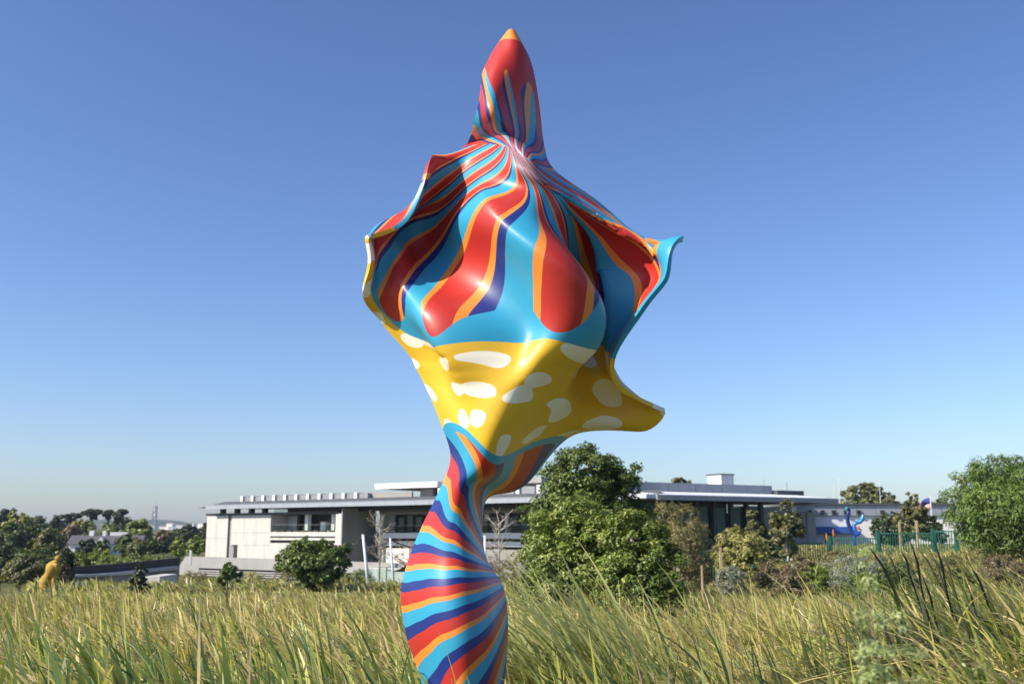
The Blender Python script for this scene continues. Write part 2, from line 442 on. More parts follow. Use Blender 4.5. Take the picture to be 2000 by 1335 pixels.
    L.new(n2.outputs[0], mr.inputs[0]); L.new(mr.outputs[0], hs.inputs['Value'])
    L.new(hs.outputs[0], b.inputs['Base Color'])
    mr2 = N.new('ShaderNodeMapRange'); mr2.inputs[3].default_value = 0.38; mr2.inputs[4].default_value = 0.52
    L.new(n2.outputs[0], mr2.inputs[0]); L.new(mr2.outputs[0], b.inputs['Roughness'])
    b.inputs['Specular IOR Level'].default_value = 0.4; b.inputs['Coat Weight'].default_value = 0.12; b.inputs['Coat Roughness'].default_value = 0.25
    return m
M_PAINT = paint_mat()
root = tag(empty('abstract_sculpture', base), 'tall glossy billowing cloth-like sculpture with red, blue, orange and yellow stripes', 'sculpture')
shell = mesh_np('painted_shell', (g - base).reshape(-1, 3), Q, M_PAINT, root, smooth=True,
                uv=np.stack([uu.ravel(), vv.ravel() / 22], -1))
md = shell.modifiers.new('thickness', 'SOLIDIFY'); md.thickness = 0.045; md.offset = 0
md = shell.modifiers.new('round_rim', 'BEVEL'); md.width = 0.016; md.segments = 3; md.limit_method = 'ANGLE'; md.angle_limit = math.radians(60)
MB().box(-.5, .5, -.45, .55, 0.02, .12).build('base_plate', M_GREYMETAL, root, bevel=.01)

# ------------------------------------------------------------------ the museum
B = P(1262, 1040, 107)
ROT = math.atan2(-.596, .803)
mus = tag(empty('museum_building', (B[0], B[1], 0), ROT), 'long low concrete and glass museum with a thin overhanging dark roof', 'building')
def mb(name, m, *box, **k):
    return MB().box(*box).build(name, m, mus, **k)
ZB = -3.0
# left wing: front wall at y=3, x from -76 to -46.6; roof edge at y=0, z 6.0 .. 6.65
def panels(x0, x1, z0, z1, nx, zs, y=3.0, m=M_CONC):
    w = (x1 - x0) / nx
    zs = [z0] + zs + [z1]
    for a in range(nx):
        for c in range(len(zs) - 1):
            MB().box(x0 + a*w + .015, x0 + (a+1)*w - .015, y, y + .2, zs[c] + .015, zs[c+1] - .015).build('concrete_panel', m, mus)
panels(-75.9, -71.0, ZB, 5.1, 2, [1.8])
panels(-70.2, -61.6, .9, 5.1, 3, [2.6])
panels(-68.6, -61.6, ZB, .9, 3, [])
panels(-61.6, -48.2, ZB, 1.25, 5, [])
mb('wall', M_CONC2, -75.7, -46.6, 3.3, 9, ZB, 1.2)
mb('wall', M_CONC2, -75.7, -61.7, 3.3, 9, 1.2, 5.05)
mb('doorway', M_CONC2, -70.2, -68.6, 3.22, 3.28, ZB, .9)
d = mb('door', M_DARK, -69.6, -68.8, 3.1, 3.2, -1.2, .85); MB().box(-69.5, -69.42, 3.02, 3.1, -.3, .1).build('handle', M_FASCIA, d)
mb('gap_channel', M_CONC2, -71.0, -70.2, 3.5, 3.6, ZB, 5.1)
mb('wall_cap', M_DARK, -76.1, -48.2, 2.9, 9, 5.12, 5.42)
# balcony recess
mb('balcony_slab', M_CONC, -61.6, -48.2, 2.7, 9, 2.15, 2.72)
mb('balcony_slab', M_CONC, -61.6, -48.2, 2.95, 9, 1.62, 2.0)
mb('slot_window', M_DARK, -61.6, -48.2, 3.5, 3.6, 1.2, 2.15)
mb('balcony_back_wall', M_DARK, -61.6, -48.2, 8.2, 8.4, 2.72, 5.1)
mb('balcony_side_wall', M_CONC, -61.7, -61.5, 3.2, 8.2, 2.72, 5.1)
mb('balcony_screen', M_FASCIA, -61.2, -59.2, 5.6, 5.8, 2.72, 5.0)
for x in (-55.4, -50.2):
    mb('column', M_WHITE, x - .3, x + .3, 4.0, 4.6, 2.72, 5.1)
mb('balcony_furniture', M_WHITE, -53.9, -52.9, 5.2, 6.0, 2.72, 4.1)
mb('balcony_furniture', M_WHITE, -49.9, -49.2, 5.2, 6.0, 2.72, 4.6)
for k in range(6):
    x = -61.4 + k * 2.2
    gl = mb('balustrade_pane', M_GLASS, x + .03, x + 2.17, 2.98, 3.0, 2.75, 3.68)
    MB().box(x + .03, x + 2.17, 2.96, 3.02, 3.685, 3.715).build('handrail', M_GREYMETAL, gl)
rng = R(5)
for k in range(9):
    x = -60.8 + k * 1.35
    V, Qq = [], []
    MB().box(x - .45, x + .45, 3.2, 3.7, 2.73, 2.95).build('planter_box', M_WOOD, mus)
# piers
mb('pier', M_CONC, -48.2, -47.75, 2.6, 9, ZB, 5.1)
mb('pier', M_CONC, -47.3, -46.75, 2.2, 3.0, ZB, 5.1)
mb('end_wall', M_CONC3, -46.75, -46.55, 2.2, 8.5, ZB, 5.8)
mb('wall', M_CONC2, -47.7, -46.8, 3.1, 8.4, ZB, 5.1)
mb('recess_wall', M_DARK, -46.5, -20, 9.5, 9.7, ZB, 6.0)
# second bay at y = 7.5 from x=-44.3 to -18
mb('bay_frame_post', M_CONC, -44.4, -43.7, 7.0, 9.4, ZB, 5.0)
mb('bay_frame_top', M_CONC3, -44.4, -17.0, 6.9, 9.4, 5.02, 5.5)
mb('bay_slab', M_WHITE, -43.68, -17.0, 6.8, 9.4, 1.9, 2.6)
mb('bay_slab', M_WHITE, -43.68, -17.0, 7.1, 9.4, .95, 1.55)
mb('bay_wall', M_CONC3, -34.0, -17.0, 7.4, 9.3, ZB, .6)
mb('bay_wall', M_WHITE, -43.68, -34.02, 7.4, 9.3, ZB, .6)
mb('bay_side_wall', M_CONC3, -43.68, -42.2, 7.6, 7.8, 2.62, 5.0)
k = 0
x = -42.1
while x < -18:
    f = MB().box(x, x + .14, 7.55, 7.75, 2.62, 5.0).box(x + .14, x + 1.5, 7.55, 7.75, 4.88, 5.0).box(x + .14, x + 1.5, 7.55, 7.75, 2.62, 2.72).box(x + .14, x + 1.5, 7.58, 7.72, 3.28, 3.33).build('window', M_DARK, mus)
    MB().box(x + .14, x + 1.5, 7.64, 7.66, 2.72, 4.88).build('pane', M_GLASS, f)
    if k % 4 != 3:
        MB().box(x + .2, x + 1.45, 8.0, 8.05, 2.65, 4.6 + .3 * (k % 2)).build('blind', M_CURTAIN, f)
    if k % 4 == 3: mb('column', M_WHITE, x + 1.45, x + 1.95, 7.2, 7.5, 2.62, 5.0)
    x += 1.55; k += 1
for k in range(12):
    x = -43.5 + k * 2.2
    gl = mb('balustrade_pane', M_GLASS, x + .03, x + 2.17, 6.95, 6.97, 2.63, 3.5)
    MB().box(x + .03, x + 2.17, 6.93, 6.99, 3.51, 3.56).build('handrail', M_GREYMETAL, gl)
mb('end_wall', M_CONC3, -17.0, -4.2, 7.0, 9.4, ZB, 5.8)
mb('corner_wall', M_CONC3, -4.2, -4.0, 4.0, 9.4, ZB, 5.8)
# clerestory posts under the roof at the left end
for x in (-73.4, -70.1, -66.9, -64.0):
    mb('roof_post', M_DARK, x - .35, x + .35, 3.6, 4.2, 5.43, 6.2)
mb('clerestory_wall', M_DARK, -60.5, -18, 5.0, 5.2, 5.43, 6.2)
mb('clerestory_glazing', M_GLASS, -63.4, -60.5, 5.0, 5.05, 5.43, 6.2)
# roof: thin wedge with a pale fascia
roof = MB().prism([(-73.8, 1.72, 6.2), (.6, 1.72, 6.2), (-6, 14, 6.2), (-71, 14, 6.2)], [(-72.2, 3.0, 7.08), (0.2, 3.0, 7.08), (-6, 14, 7.2), (-71, 14, 7.2)])
roof.build('roof', M_ROOF, mus)
MB().prism([(-77.3, 2.5, 6.22), (-73.82, 1.72, 6.2), (-71.02, 14, 6.2), (-75.5, 12, 6.22)], [(-77.3, 2.5, 6.27), (-72.22, 3.0, 7.06), (-71.02, 14, 7.18), (-75.5, 12, 6.3)]).build('roof_tip', M_ROOF, mus)
xs_ = np.linspace(-74.4, .6, 32)
for a, c in zip(xs_[:-1], xs_[1:]):
    mb('fascia_panel', M_FASCIA, a + .01, c - .01, 1.5, 1.7, 6.0, 6.55)
mb('soffit', M_DARK, -73.8, .3, 1.75, 4.4, 6.1, 6.18)
MB().box(-74.3, .6, 1.48, 1.71, 6.56, 6.64).build('gutter', M_GREYMETAL, mus)
# saw-tooth skylights along the roof
for i_, x in enumerate(np.linspace(-68.7, -45.5, 11)):
    s_ = MB().box(x + .5, x + 2.2, 3.5, 9, 6.9, 7.75).build('skylight', M_GREYMETAL, mus)
    MB().box(x, x + .48, 3.2, 9, 6.9, 7.85).build('skylight_cheek', M_WHITE, s_)
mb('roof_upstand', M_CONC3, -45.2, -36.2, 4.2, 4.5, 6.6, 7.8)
for i_, x in enumerate(np.linspace(-31, -10, 8)):
    s_ = MB().box(x + .5, x + 2.5, 3.5, 8, 6.9, 7.9).build('skylight', M_GREYMETAL, mus)
    MB().box(x, x + .48, 3.2, 8, 6.9, 8.05).build('skylight_cheek', M_WHITE, s_)
mb('roof_parapet', M_FASCIA, -30, -5, 9, 9.4, 7.0, 8.4)
# roof lounge with its own slab
mb('upper_roof', M_WHITE, -44.5, -33.5, 6, 16, 8.35, 9.05)
mb('upper_roof_side', M_CONC3, -33.45, -18, 7, 16, 8.5, 9.1)
mb('upper_wall', M_CONC, -38.6, -36.4, 8.5, 14, 6.8, 8.35)
mb('upper_wall_return', M_CONC3, -24, -18.5, 8.5, 14, 7.0, 8.5)
for k in range(6):
    x = -36.3 + k * 2.0
    f = MB().box(x, x + .25, 9, 9.3, 6.8, 8.35).build('window', M_DARK, mus)
    MB().box(x + .26, x + 1.98, 9.12, 9.15, 6.8, 8.35).build('pane', M_GLASS, f)
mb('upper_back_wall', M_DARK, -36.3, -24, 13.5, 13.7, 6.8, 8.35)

# right wing runs away to the right: own axes w (along), n (towards us)
A2 = math.atan2(.918, .397)
RW = Matrix.Translation((0, 0, 0)) @ Matrix.Rotation(A2, 4, 'Z')      # local x along the wing, local -y towards the viewer
def rb(name, m, *box, parent=None):
    return MB(RW).box(*box).build(name, m, parent or mus)
LW = 28.2
for a, c in zip(np.linspace(1.7, LW, 13)[:-1], np.linspace(1.7, LW, 13)[1:]):
    rb('fascia_panel', M_GREYMETAL, a + .01, c - .01, 0, .2, 6.0, 6.5)
MB(RW).prism([(.3, .22, 6.15), (LW, .22, 6.15), (LW, 6, 6.15), (-1, 6, 6.15)], [(.3, .22, 6.55), (LW, .22, 6.55), (LW - 4, 6, 7.12), (-1, 6, 7.12)]).build('roof', M_CORR, mus)
# corrugated ridges
cg = MB(RW)
for a in np.arange(.6, LW - 1.6, .34):
    cg.prism([(a, .3, 6.56), (a + .17, .3, 6.56), (a + .17, 6, 7.08), (a, 6, 7.08)], [(a + .03, .3, 6.63), (a + .14, .3, 6.63), (a + .14, 6, 7.15), (a + .03, 6, 7.15)])
o_ = cg.build('roof_ridge', M_CORR, mus); o_['kind'] = 'stuff'
rb('soffit', M_DARK, .3, LW, .25, 12, 6.02, 6.1)
for a, c in zip(np.linspace(0, 23.6, 7)[:-1], np.linspace(0, 23.6, 7)[1:]):
    rb('clerestory_panel', M_MIDMETAL, a + .03, c - .03, 6.0, 6.3, 7.0, 8.15)
rb('roof_duct', M_GREYMETAL, 0, 23.6, 6.35, 9, 7.0, 8.0)
rb('roof_edge_strip', M_ROOF, 23.7, 28.0, 5.2, 9, 6.9, 7.6)
ch = rb('lift_tower', M_WHITE, 18.4, 20.4, 9.1, 11.6, 7.2, 9.5); rb('cap', M_ROOF, 18.3, 20.5, 9.0, 11.7, 9.5, 9.62, parent=ch)
# glazed front with dark columns
cx = [1.5, 4.0, 6.6, 9.1, 11.6, 14.1, 16.4, 18.6]
for k, a in enumerate(cx):
    rb('column', M_DARK, a - .22, a + .22, 2.6, 3.1, ZB, 6.0)
for k, (a, c) in enumerate(zip(cx[:-1], cx[1:])):
    f = MB(RW).box(a + .22, a + .3, 3.0, 3.08, -.2, 5.5).box(a + .3, c - .22, 3.0, 3.08, 5.5, 5.62).box(a + .3, c - .22, 3.0, 3.08, 1.5, 1.62).box(a + .3, c - .22, 3.0, 3.08, ZB, -.2).build('window', M_DARK, mus)
    rb('pane', M_GLASS, a + .3, c - .24, 3.02, 3.05, 1.62, 5.5, parent=f)
    rb('pane', M_GLASS, a + .3, c - .24, 3.02, 3.05, -.2, 1.5, parent=f)
    if k in (2, 3, 4, 5):
        cu = MB(RW)
        w_ = (c - a - .6) / 10
        for q in range(10):
            x0 = a + .3 + q * w_
            cu.add([(x0, 3.5 + .1 * (q % 2), 1.0), (x0 + w_, 3.5 + .1 * ((q + 1) % 2), 1.0), (x0 + w_, 3.5 + .1 * ((q + 1) % 2), 5.4), (x0, 3.5 + .1 * (q % 2), 5.4)], [(0, 1, 2, 3)])
        cu.build('curtain', M_CURTAIN, f)
rb('inner_wall', M_DARK, .5, 19, 9, 9.2, ZB, 6.0)
rb('end_block', M_CONC2, 18.9, 26.3, 3.4, 9, ZB, 4.95)
rb('end_pier', M_CONC3, 26.32, 27.6, 3.2, 9, ZB, 5.0)
rb('end_band', M_FASCIA, 19, 26, 5.2, 8.9, 5.0, 5.6)
rb('aerial', M_FASCIA, 22.3, 22.34, 6, 6.04, 7.0, 8.9)
rb('aerial', M_FASCIA, 26.0, 26.08, 6, 6.08, 7.7, 8.5)

# ------------------------------------------------------------------ white annex on the right
A0 = P(1560, 1040, 128); A1 = P(1880, 1040, 128)
an = tag(empty('white_warehouse', (A0[0], 128, 0), 0.0), 'white flat warehouse with grey metal upper wall and blue awning board', 'building')
def ab(name, m, *box, parent=None): return MB().box(*box).build(name, m, parent or an)
LA = A1[0] - A0[0] + 14
ab('wall', M_WHITE, 0, LA, 0, 14, -1, 4.65)
for a, c in zip(np.linspace(-.2, LA, 15)[:-1], np.linspace(-.2, LA, 15)[1:]):
    ab('cladding_panel', M_FASCIA, a + .02, c - .02, -.25, 13, 4.7, 6.0)
ab('roof_edge', M_ROOF, -.5, LA + .2, -.5, 14.5, 6.0, 6.18)
ab('awning_board', M_BLUEBAND, -.1, 6.8, -1.2, -.05, 2.55, 3.35)
for a in (1.2, 2.7, 4.1, 5.6, 7.2, 10.1, 12.9):
    ab('wall_vent', M_DARK, a, a + .45, -.45, -.26, 4.85, 5.35)
ab('wall_vent', M_DARK, 14.0, 15.0, -.45, -.26, 4.95, 5.2)
dr = ab('door', M_DARK, 3.2, 4.1, -.06, -.01, 0.4, 2.5); ab('handle', M_FASCIA, 3.3, 3.36, -.12, -.065, 1.4, 1.6, parent=dr)
ab('window', M_DARK, 11.8, 13.0, -.06, -.01, 1.6, 2.6)

# ------------------------------------------------------------------ walls and ramps on the left
# sloping concrete plinth with vent slots in front of the museum
def plinth():
    t = tag(empty('plinth_wall', (0, 0, 0)), 'long battered grey concrete wall with horizontal slots below the museum', 'wall')
    Y = 126.0
    a = P(362, 1086, Y + 4); c = P(800, 1100, Y - 14)
    d = (c - a)[:2]; ln = np.linalg.norm(d); d /= ln; n = np.array([d[1], -d[0]])
    za, zc = a[2], c[2]
    def pt(s, off, z): p = a[:2] + d * s + n * off; return (p[0], p[1], z)
    def seg(name, s0, s1, f0, f1, m=M_CONC2):
        # f = 0 at the foot .. 1 at the top edge; the face leans back
        def zt(s, f):
            top = za + (zc - za) * s / ln; return -3.2 + (top + 3.2) * f
        off = lambda f: 0.9 * (1 - f)
        bs = [pt(s0 - (1 - f0) * (1.4 if s0 == 0 else 0), off(f0), zt(s0, f0)), pt(s1, off(f0), zt(s1, f0)), pt(s1, -1.0, zt(s1, f0)), pt(s0, -1.0, zt(s0, f0))]
        tp = [pt(s0 - (1 - f1) * (1.4 if s0 == 0 else 0), off(f1), zt(s0, f1)), pt(s1, off(f1), zt(s1, f1)), pt(s1, -1.0, zt(s1, f1)), pt(s0, -1.0, zt(s0, f1))]
        MB().prism(bs, tp).build(name, m, t)
    seg('wall_face', 0, 3.0, 0, 1); seg('wall_face', 3.02, ln, .55, 1)
    fs = [0, .20, .26, .33, .39, .46, .52]
    seg('slat', 3.02, ln, 0, .18); 
    for f in (.24, .33, .42): seg('slat', 3.02, ln, f, f + .055)
    MB().prism([pt(3.0, -.3, -3.2), pt(ln, -.3, -3.2), pt(ln, -.9, -3.2), pt(3.0, -.9, -3.2)], [pt(3.0, -.3, za - .8), pt(ln, -.3, zc - .8), pt(ln, -.9, zc - .8), pt(3.0, -.9, za - .8)]).build('slot_backing', M_DARK, t)
plinth()

def run_wall(name, label, pts, th, m, cat):
    """pts: (px, py_top, py_bottom, Y)"""
    t = tag(empty(name, (0, 0, 0)), label, cat)
    for (p0, p1) in zip(pts[:-1], pts[1:]):
        a, c = P(p0[0], p0[1], p0[3]), P(p1[0], p1[1], p1[3])
        za, zc = P(p0[0], p0[2], p0[3])[2], P(p1[0], p1[2], p1[3])[2]
        d = (c - a)[:2]; d /= np.linalg.norm(d); n = np.array([-d[1], d[0]]) * th
        if n[1] < 0: n = -n
        bs = [(a[0], a[1], za), (c[0], c[1], zc), (c[0]+n[0], c[1]+n[1], zc), (a[0]+n[0], a[1]+n[1], za)]
        tp = [(a[0], a[1], a[2]), (c[0], c[1], c[2]), (c[0]+n[0], c[1]+n[1], c[2]), (a[0]+n[0], a[1]+n[1], a[2])]
        MB().prism(bs, tp).build('wall_section', m, t)
    return t
run_wall('dark_retaining_wall', 'low charcoal wall running left from the concrete plinth beside the lawn', [(142, 1106, 1190, 98), (200, 1102, 1190, 103), (262, 1097, 1190, 110), (352, 1088, 1180, 122)], .4, M_BLACKWALL, 'wall')
run_wall('pale_walkway_kerb', 'pale kerb strip along the foot of the charcoal wall', [(142, 1122, 1127, 96), (200, 1120, 1125, 101), (262, 1114, 1120, 108), (350, 1104, 1111, 120)], 1.2, M_PALEKERB, 'kerb')
run_wall('dark_footing_wall', 'dark footing wall under the pale kerb strip', [(142, 1127.5, 1190, 97.2), (200, 1125.5, 1190, 102.2), (262, 1120.5, 1190, 109.2), (350, 1111.5, 1180, 121.2)], .5, M_CONC2, 'wall')
run_wall('pale_stone_ledge', 'short pale stone ledge left of the concrete plinth', [(312, 1125, 1150, 104), (346, 1120, 1150, 108)], 1.5, M_CONC, 'ledge')
run_wall('low_garden_wall', 'low pale grey garden wall right of the round dark bush', [(672, 1103, 1140, 118), (760, 1108, 1140, 112), (830, 1112, 1140, 108)], .5, M_CONC, 'wall')

# ------------------------------------------------------------------ trees
UNIT = R(1)
def crown(name, rng, lobes, n, leaf, cols, parent, aspect=0.5, clumps=40, spread=0.2, mat_=M_LEAF, droop=0.0, inner=0.15):
    """lobes: (x,y,z,rx,ry,rz). Leaves gather in clumps over each lobe; gaps stay open between clumps."""
    lobes = np.array(lobes, float)
    wgt = (lobes[:, 3] * lobes[:, 4] * lobes[:, 5]) ** (2 / 3); wgt /= wgt.sum()
    C, Rr, O = [], [], []
    for lb, w in zip(lobes, wgt):
        k = max(4, int(clumps * w * len(lobes) ** 0.5))
        d = rng.normal(size=(k, 3)); d[:, 2] = d[:, 2] * 0.9 + 0.15; d /= np.linalg.norm(d, axis=1, keepdims=True)
        r = np.where(rng.random(k) < inner, rng.uniform(.25, .7, k), rng.uniform(.72, 1.08, k))
        C.append(lb[:3] + d * r[:, None] * lb[3:]); O.append(d)
        Rr.append(np.full(k, (lb[3] * lb[4] * lb[5]) ** (1/3)) * spread * rng.uniform(.65, 1.35, k))
    C = np.concatenate(C); Rr = np.concatenate(Rr); O = np.concatenate(O)
    pr = Rr ** 2; pr /= pr.sum()
    ci = rng.choice(len(C), n, p=pr)
    d = rng.normal(size=(n, 3)); d /= np.linalg.norm(d, axis=1, keepdims=True)
    rr = rng.random(n) ** 0.45
    pos = C[ci] + d * (rr * Rr[ci])[:, None] * np.array([1.15, 1.15, 0.8])
    nrm = d * 0.55 + O[ci] * 0.55 + rng.normal(size=(n, 3)) * 0.45 + np.array([0, 0, 0.45]); nrm /= np.linalg.norm(nrm, axis=1, keepdims=True)
    ax = rng.normal(size=(n, 3)) * 0.7 + d * 0.5 + np.array([0, 0, -droop]); ax -= nrm * (ax * nrm).sum(1, keepdims=True); ax /= np.linalg.norm(ax, axis=1, keepdims=True) + 1e-9
    sd_ = np.cross(nrm, ax)
    ln = leaf * rng.uniform(.65, 1.3, n)[:, None]
    wd = ln * aspect * .5
    fold = nrm * wd * 0.35
    V = np.stack([pos - ax * ln * .5, pos + sd_ * wd + fold, pos + ax * ln * .5 - nrm * ln * .08, pos - sd_ * wd + fold], 1).reshape(-1, 3)
    q = np.arange(n)[:, None] * 4
    T = np.concatenate([q + [0, 1, 2], q + [0, 2, 3]]).reshape(-1, 3)
    cols = np.array(cols, float)
    cl = rng.integers(0, len(cols), len(C))
    mixv = rng.random((n, 1)) ** 1.5
    cc = cols[cl[ci]] * (1 - mixv) + cols[rng.integers(0, len(cols), n)] * mixv
    cc = cc * rng.uniform(.75, 1.25, (n, 1)) * rng.uniform(.85, 1.15, (len(C), 1))[ci]
    o = mesh_np(name, V, T, mat_, parent, cols=np.repeat(cc, 4, 0))
    return o, C

def trunk(rng, name, base_r, fork, lobes, parent, mat_=M_BARK, C=None, twigs=10, n=7):
    m = MB()
    fork = np.array(fork, float)
    m.tube([(0, 0, -.4), fork * .33 + rng.normal(0, .05, 3) * base_r * 3, fork * .7 + rng.normal(0, .05, 3) * base_r * 3, fork], [base_r * 1.25, base_r, base_r * .85, base_r * .72], n)
    for lb in lobes:
        e = np.array(lb[:3], float); mid = (fork + e) / 2 + rng.normal(0, .08, 3) * np.linalg.norm(e - fork)
        m.tube([fork - [0, 0, .05], mid, e], [base_r * .6, base_r * .42, base_r * .22], max(4, n - 2))
    if C is not None:
        L_ = np.array([lb[:3] for lb in lobes], float)
        for j in rng.choice(len(C), min(twigs, len(C)), replace=False):
            k = np.argmin(((L_ - C[j]) ** 2).sum(1)); s = L_[k]
            m.tube([s, (s + C[j]) / 2 + rng.normal(0, .05, 3) * np.linalg.norm(C[j] - s), C[j]], [base_r * .22, base_r * .15, base_r * .06], 4)
    return m.build(name, mat_, parent, smooth=True)

GREENS = dict(
    bright=[(.15, .21, .03), (.21, .265, .05), (.11, .165, .026), (.28, .32, .09)],
    glossy=[(.075, .12, .022), (.10, .15, .028), (.14, .19, .042)],
    mid=[(.093, .132, .039), (.124, .163, .050), (.078, .109, .037)],
    dark=[(.045, .067, .028), (.063, .084, .034), (.036, .056, .025)],
    olive=[(.160, .168, .064), (.208, .200, .080), (.128, .144, .056)],
    tan=[(.289, .246, .102), (.221, .212, .076), (.357, .289, .145), (.170, .187, .068)],
    yellow=[(.319, .304, .094), (.392, .362, .131), (.246, .261, .072)],
    grey=[(.255, .285, .210), (.315, .338, .270), (.195, .225, .165)],
    brown=[(.192, .144, .088), (.256, .192, .120), (.144, .136, .064)],
    feather=[(.123, .203, .038), (.160, .246, .051), (.094, .160, .032)])

def tree(name, label, cat, px, Y, top_py, wpx, pal, n, leaf, lobes=None, seed=0, group=None, tr=None, base_py=None, clumps=40, spread=.22, aspect=.5, bark=M_BARK, low=0.15, droop=0, depth=1.0, twigs=10, inner=.15):
    """px, wpx, top_py: where and how large the photograph shows it; Y: how far it stands. lobes in units of (half width, height)"""
    rng = R(seed + 100)
    x = P(px, 1040, Y)[0]; z0 = float(gz(x, Y)) if base_py is None else P(px, base_py, Y)[2]
    H = max(.4, P(px, top_py, Y)[2] - z0); w = wpx / F * Y / 2
    t = tag(empty(name, (x, Y, z0)), label, cat, group)
    if lobes is None:
        lobes = [(0, 0, .58, .75, .75, .40), (-.45, .1, .48, .5, .5, .3), (.45, -.1, .46, .5, .5, .3), (.1, -.4, .40, .55, .5, .3), (-.15, .2, .72, .5, .5, .25)]
        lobes = [tuple(v + rng.normal(0, .05) for v in l[:3]) + tuple(v * rng.uniform(.88, 1.12) for v in l[3:]) for l in lobes]
    Ls = [(l[0] * w, l[1] * w * depth, l[2] * H, l[3] * w, l[4] * w * depth, l[5] * H) for l in lobes]
    o, C = crown('crown', rng, Ls, n, leaf, GREENS[pal], t, aspect, clumps, spread, droop=droop, inner=inner)
    trunk(rng, 'trunk', tr or max(.05, .035 * H), (rng.normal(0, .04) * w, 0, max(low, .12) * H), Ls, t, bark, C, twigs)
    return t

# --- the big bushes in the middle
tree('broadleaf_tree', 'tall dark green broadleaf tree rising behind the bushes right of the sculpture', 'tree', 1150, 33, 876, 250, 'glossy', 30000, .145,
     [(-.05, 0, .83, .58, .6, .16), (-.42, 0, .80, .34, .4, .12), (.42, 0, .83, .36, .4, .13), (.0, -.2, .92, .4, .4, .07), (-.78, 0, .62, .3, .4, .10), (-.25, 0, .66, .5, .5, .18), (.40, .1, .74, .45, .5, .16), (.1, 0, .5, .8, .6, .25), (-.55, .1, .45, .4, .4, .15), (.75, .2, .58, .35, .4, .14)], seed=1, clumps=130, spread=.24)
tree('leafy_bush', 'bright green bush with pale new leaves in front of the tall broadleaf tree', 'bush', 1120, 29, 942, 200, 'bright', 24000, .12,
     [(.1, 0, .72, .5, .5, .25), (-.35, -.1, .52, .6, .5, .3), (.3, -.2, .46, .65, .5, .35), (-.05, -.3, .28, .85, .6, .28), (.55, 0, .62, .35, .4, .22)], seed=2, clumps=110, spread=.24)
tree('leafy_bush', 'rounded green bush at the right end of the central thicket', 'bush', 1235, 27.5, 986, 190, 'bright', 22000, .115,
     [(0, 0, .72, .62, .5, .26), (-.4, -.1, .5, .55, .5, .3), (.38, -.1, .48, .6, .5, .32), (.0, -.35, .3, .85, .6, .28)], seed=3, clumps=100, spread=.24)
tree('leafy_bush', 'low dark bush behind the leaning reed tuft', 'bush', 1060, 30, 1065, 110, 'glossy', 5000, .14, seed=4, clumps=60)
tree('leafy_bush', 'small low bush at the right foot of the central thicket', 'bush', 1275, 25.5, 1098, 85, 'glossy', 4000, .12, seed=5, clumps=50)
# --- tan willow and shrubs right of it
tree('willow_shrub', 'tan wispy willow with pale branches in front of the glazed wing', 'tree', 1318, 48, 972, 150, 'tan', 14000, .2,
     [(-.25, 0, .75, .5, .5, .22), (.3, 0, .68, .5, .5, .24), (0, -.2, .5, .75, .6, .25), (.5, .1, .45, .5, .5, .2), (-.4, 0, .45, .5, .5, .25), (.2, -.2, .28, .6, .5, .2)], seed=6, aspect=.16, clumps=150, spread=.26, bark=M_PALEBARK, tr=.08, twigs=70)
tree('yellow_shrub', 'pale yellow-green shrub beside the dark green gate', 'shrub', 1445, 58, 1024, 112, 'yellow', 9000, .2, seed=7, aspect=.4, clumps=90)
tree('slender_tree', 'slim olive sapling standing above the yellow-green shrub', 'tree', 1472, 66, 990, 52, 'olive', 4000, .22,
     [(0, 0, .82, .4, .5, .17), (.1, 0, .6, .8, .8, .2), (-.2, 0, .45, .7, .7, .18), (.3, 0, .35, .8, .7, .15)], seed=8, clumps=50, tr=.07)
tree('slender_tree', 'open young tree with a pale trunk before the museum end wall', 'tree', 1536, 64, 971, 72, 'olive', 5000, .22,
     [(.15, 0, .86, .35, .5, .13), (-.3, 0, .68, .6, .6, .15), (.4, 0, .62, .6, .6, .15), (0, 0, .48, .8, .7, .17)], seed=9, clumps=60, tr=.08, bark=M_PALEBARK)
tree('small_shrub', 'bushy olive shrub low between the two slim trees', 'shrub', 1510, 66, 1040, 90, 'olive', 4000, .2, seed=10, clumps=50)
tree('silver_shrub', 'small silvery grey shrub at the foot of the wooden post', 'shrub', 1424, 46, 1100, 70, 'grey', 5000, .11, seed=11, clumps=70, aspect=.25)
tree('silver_shrub', 'wide silvery mound of shrub before the green fence', 'shrub', 1672, 44, 1083, 150, 'grey', 14000, .11, seed=12, clumps=140, aspect=.25,
     lobes=[(-.3, 0, .55, .6, .5, .42), (.3, 0, .58, .6, .5, .42), (0, -.3, .4, .8, .5, .4), (.65, 0, .4, .3, .4, .35)])
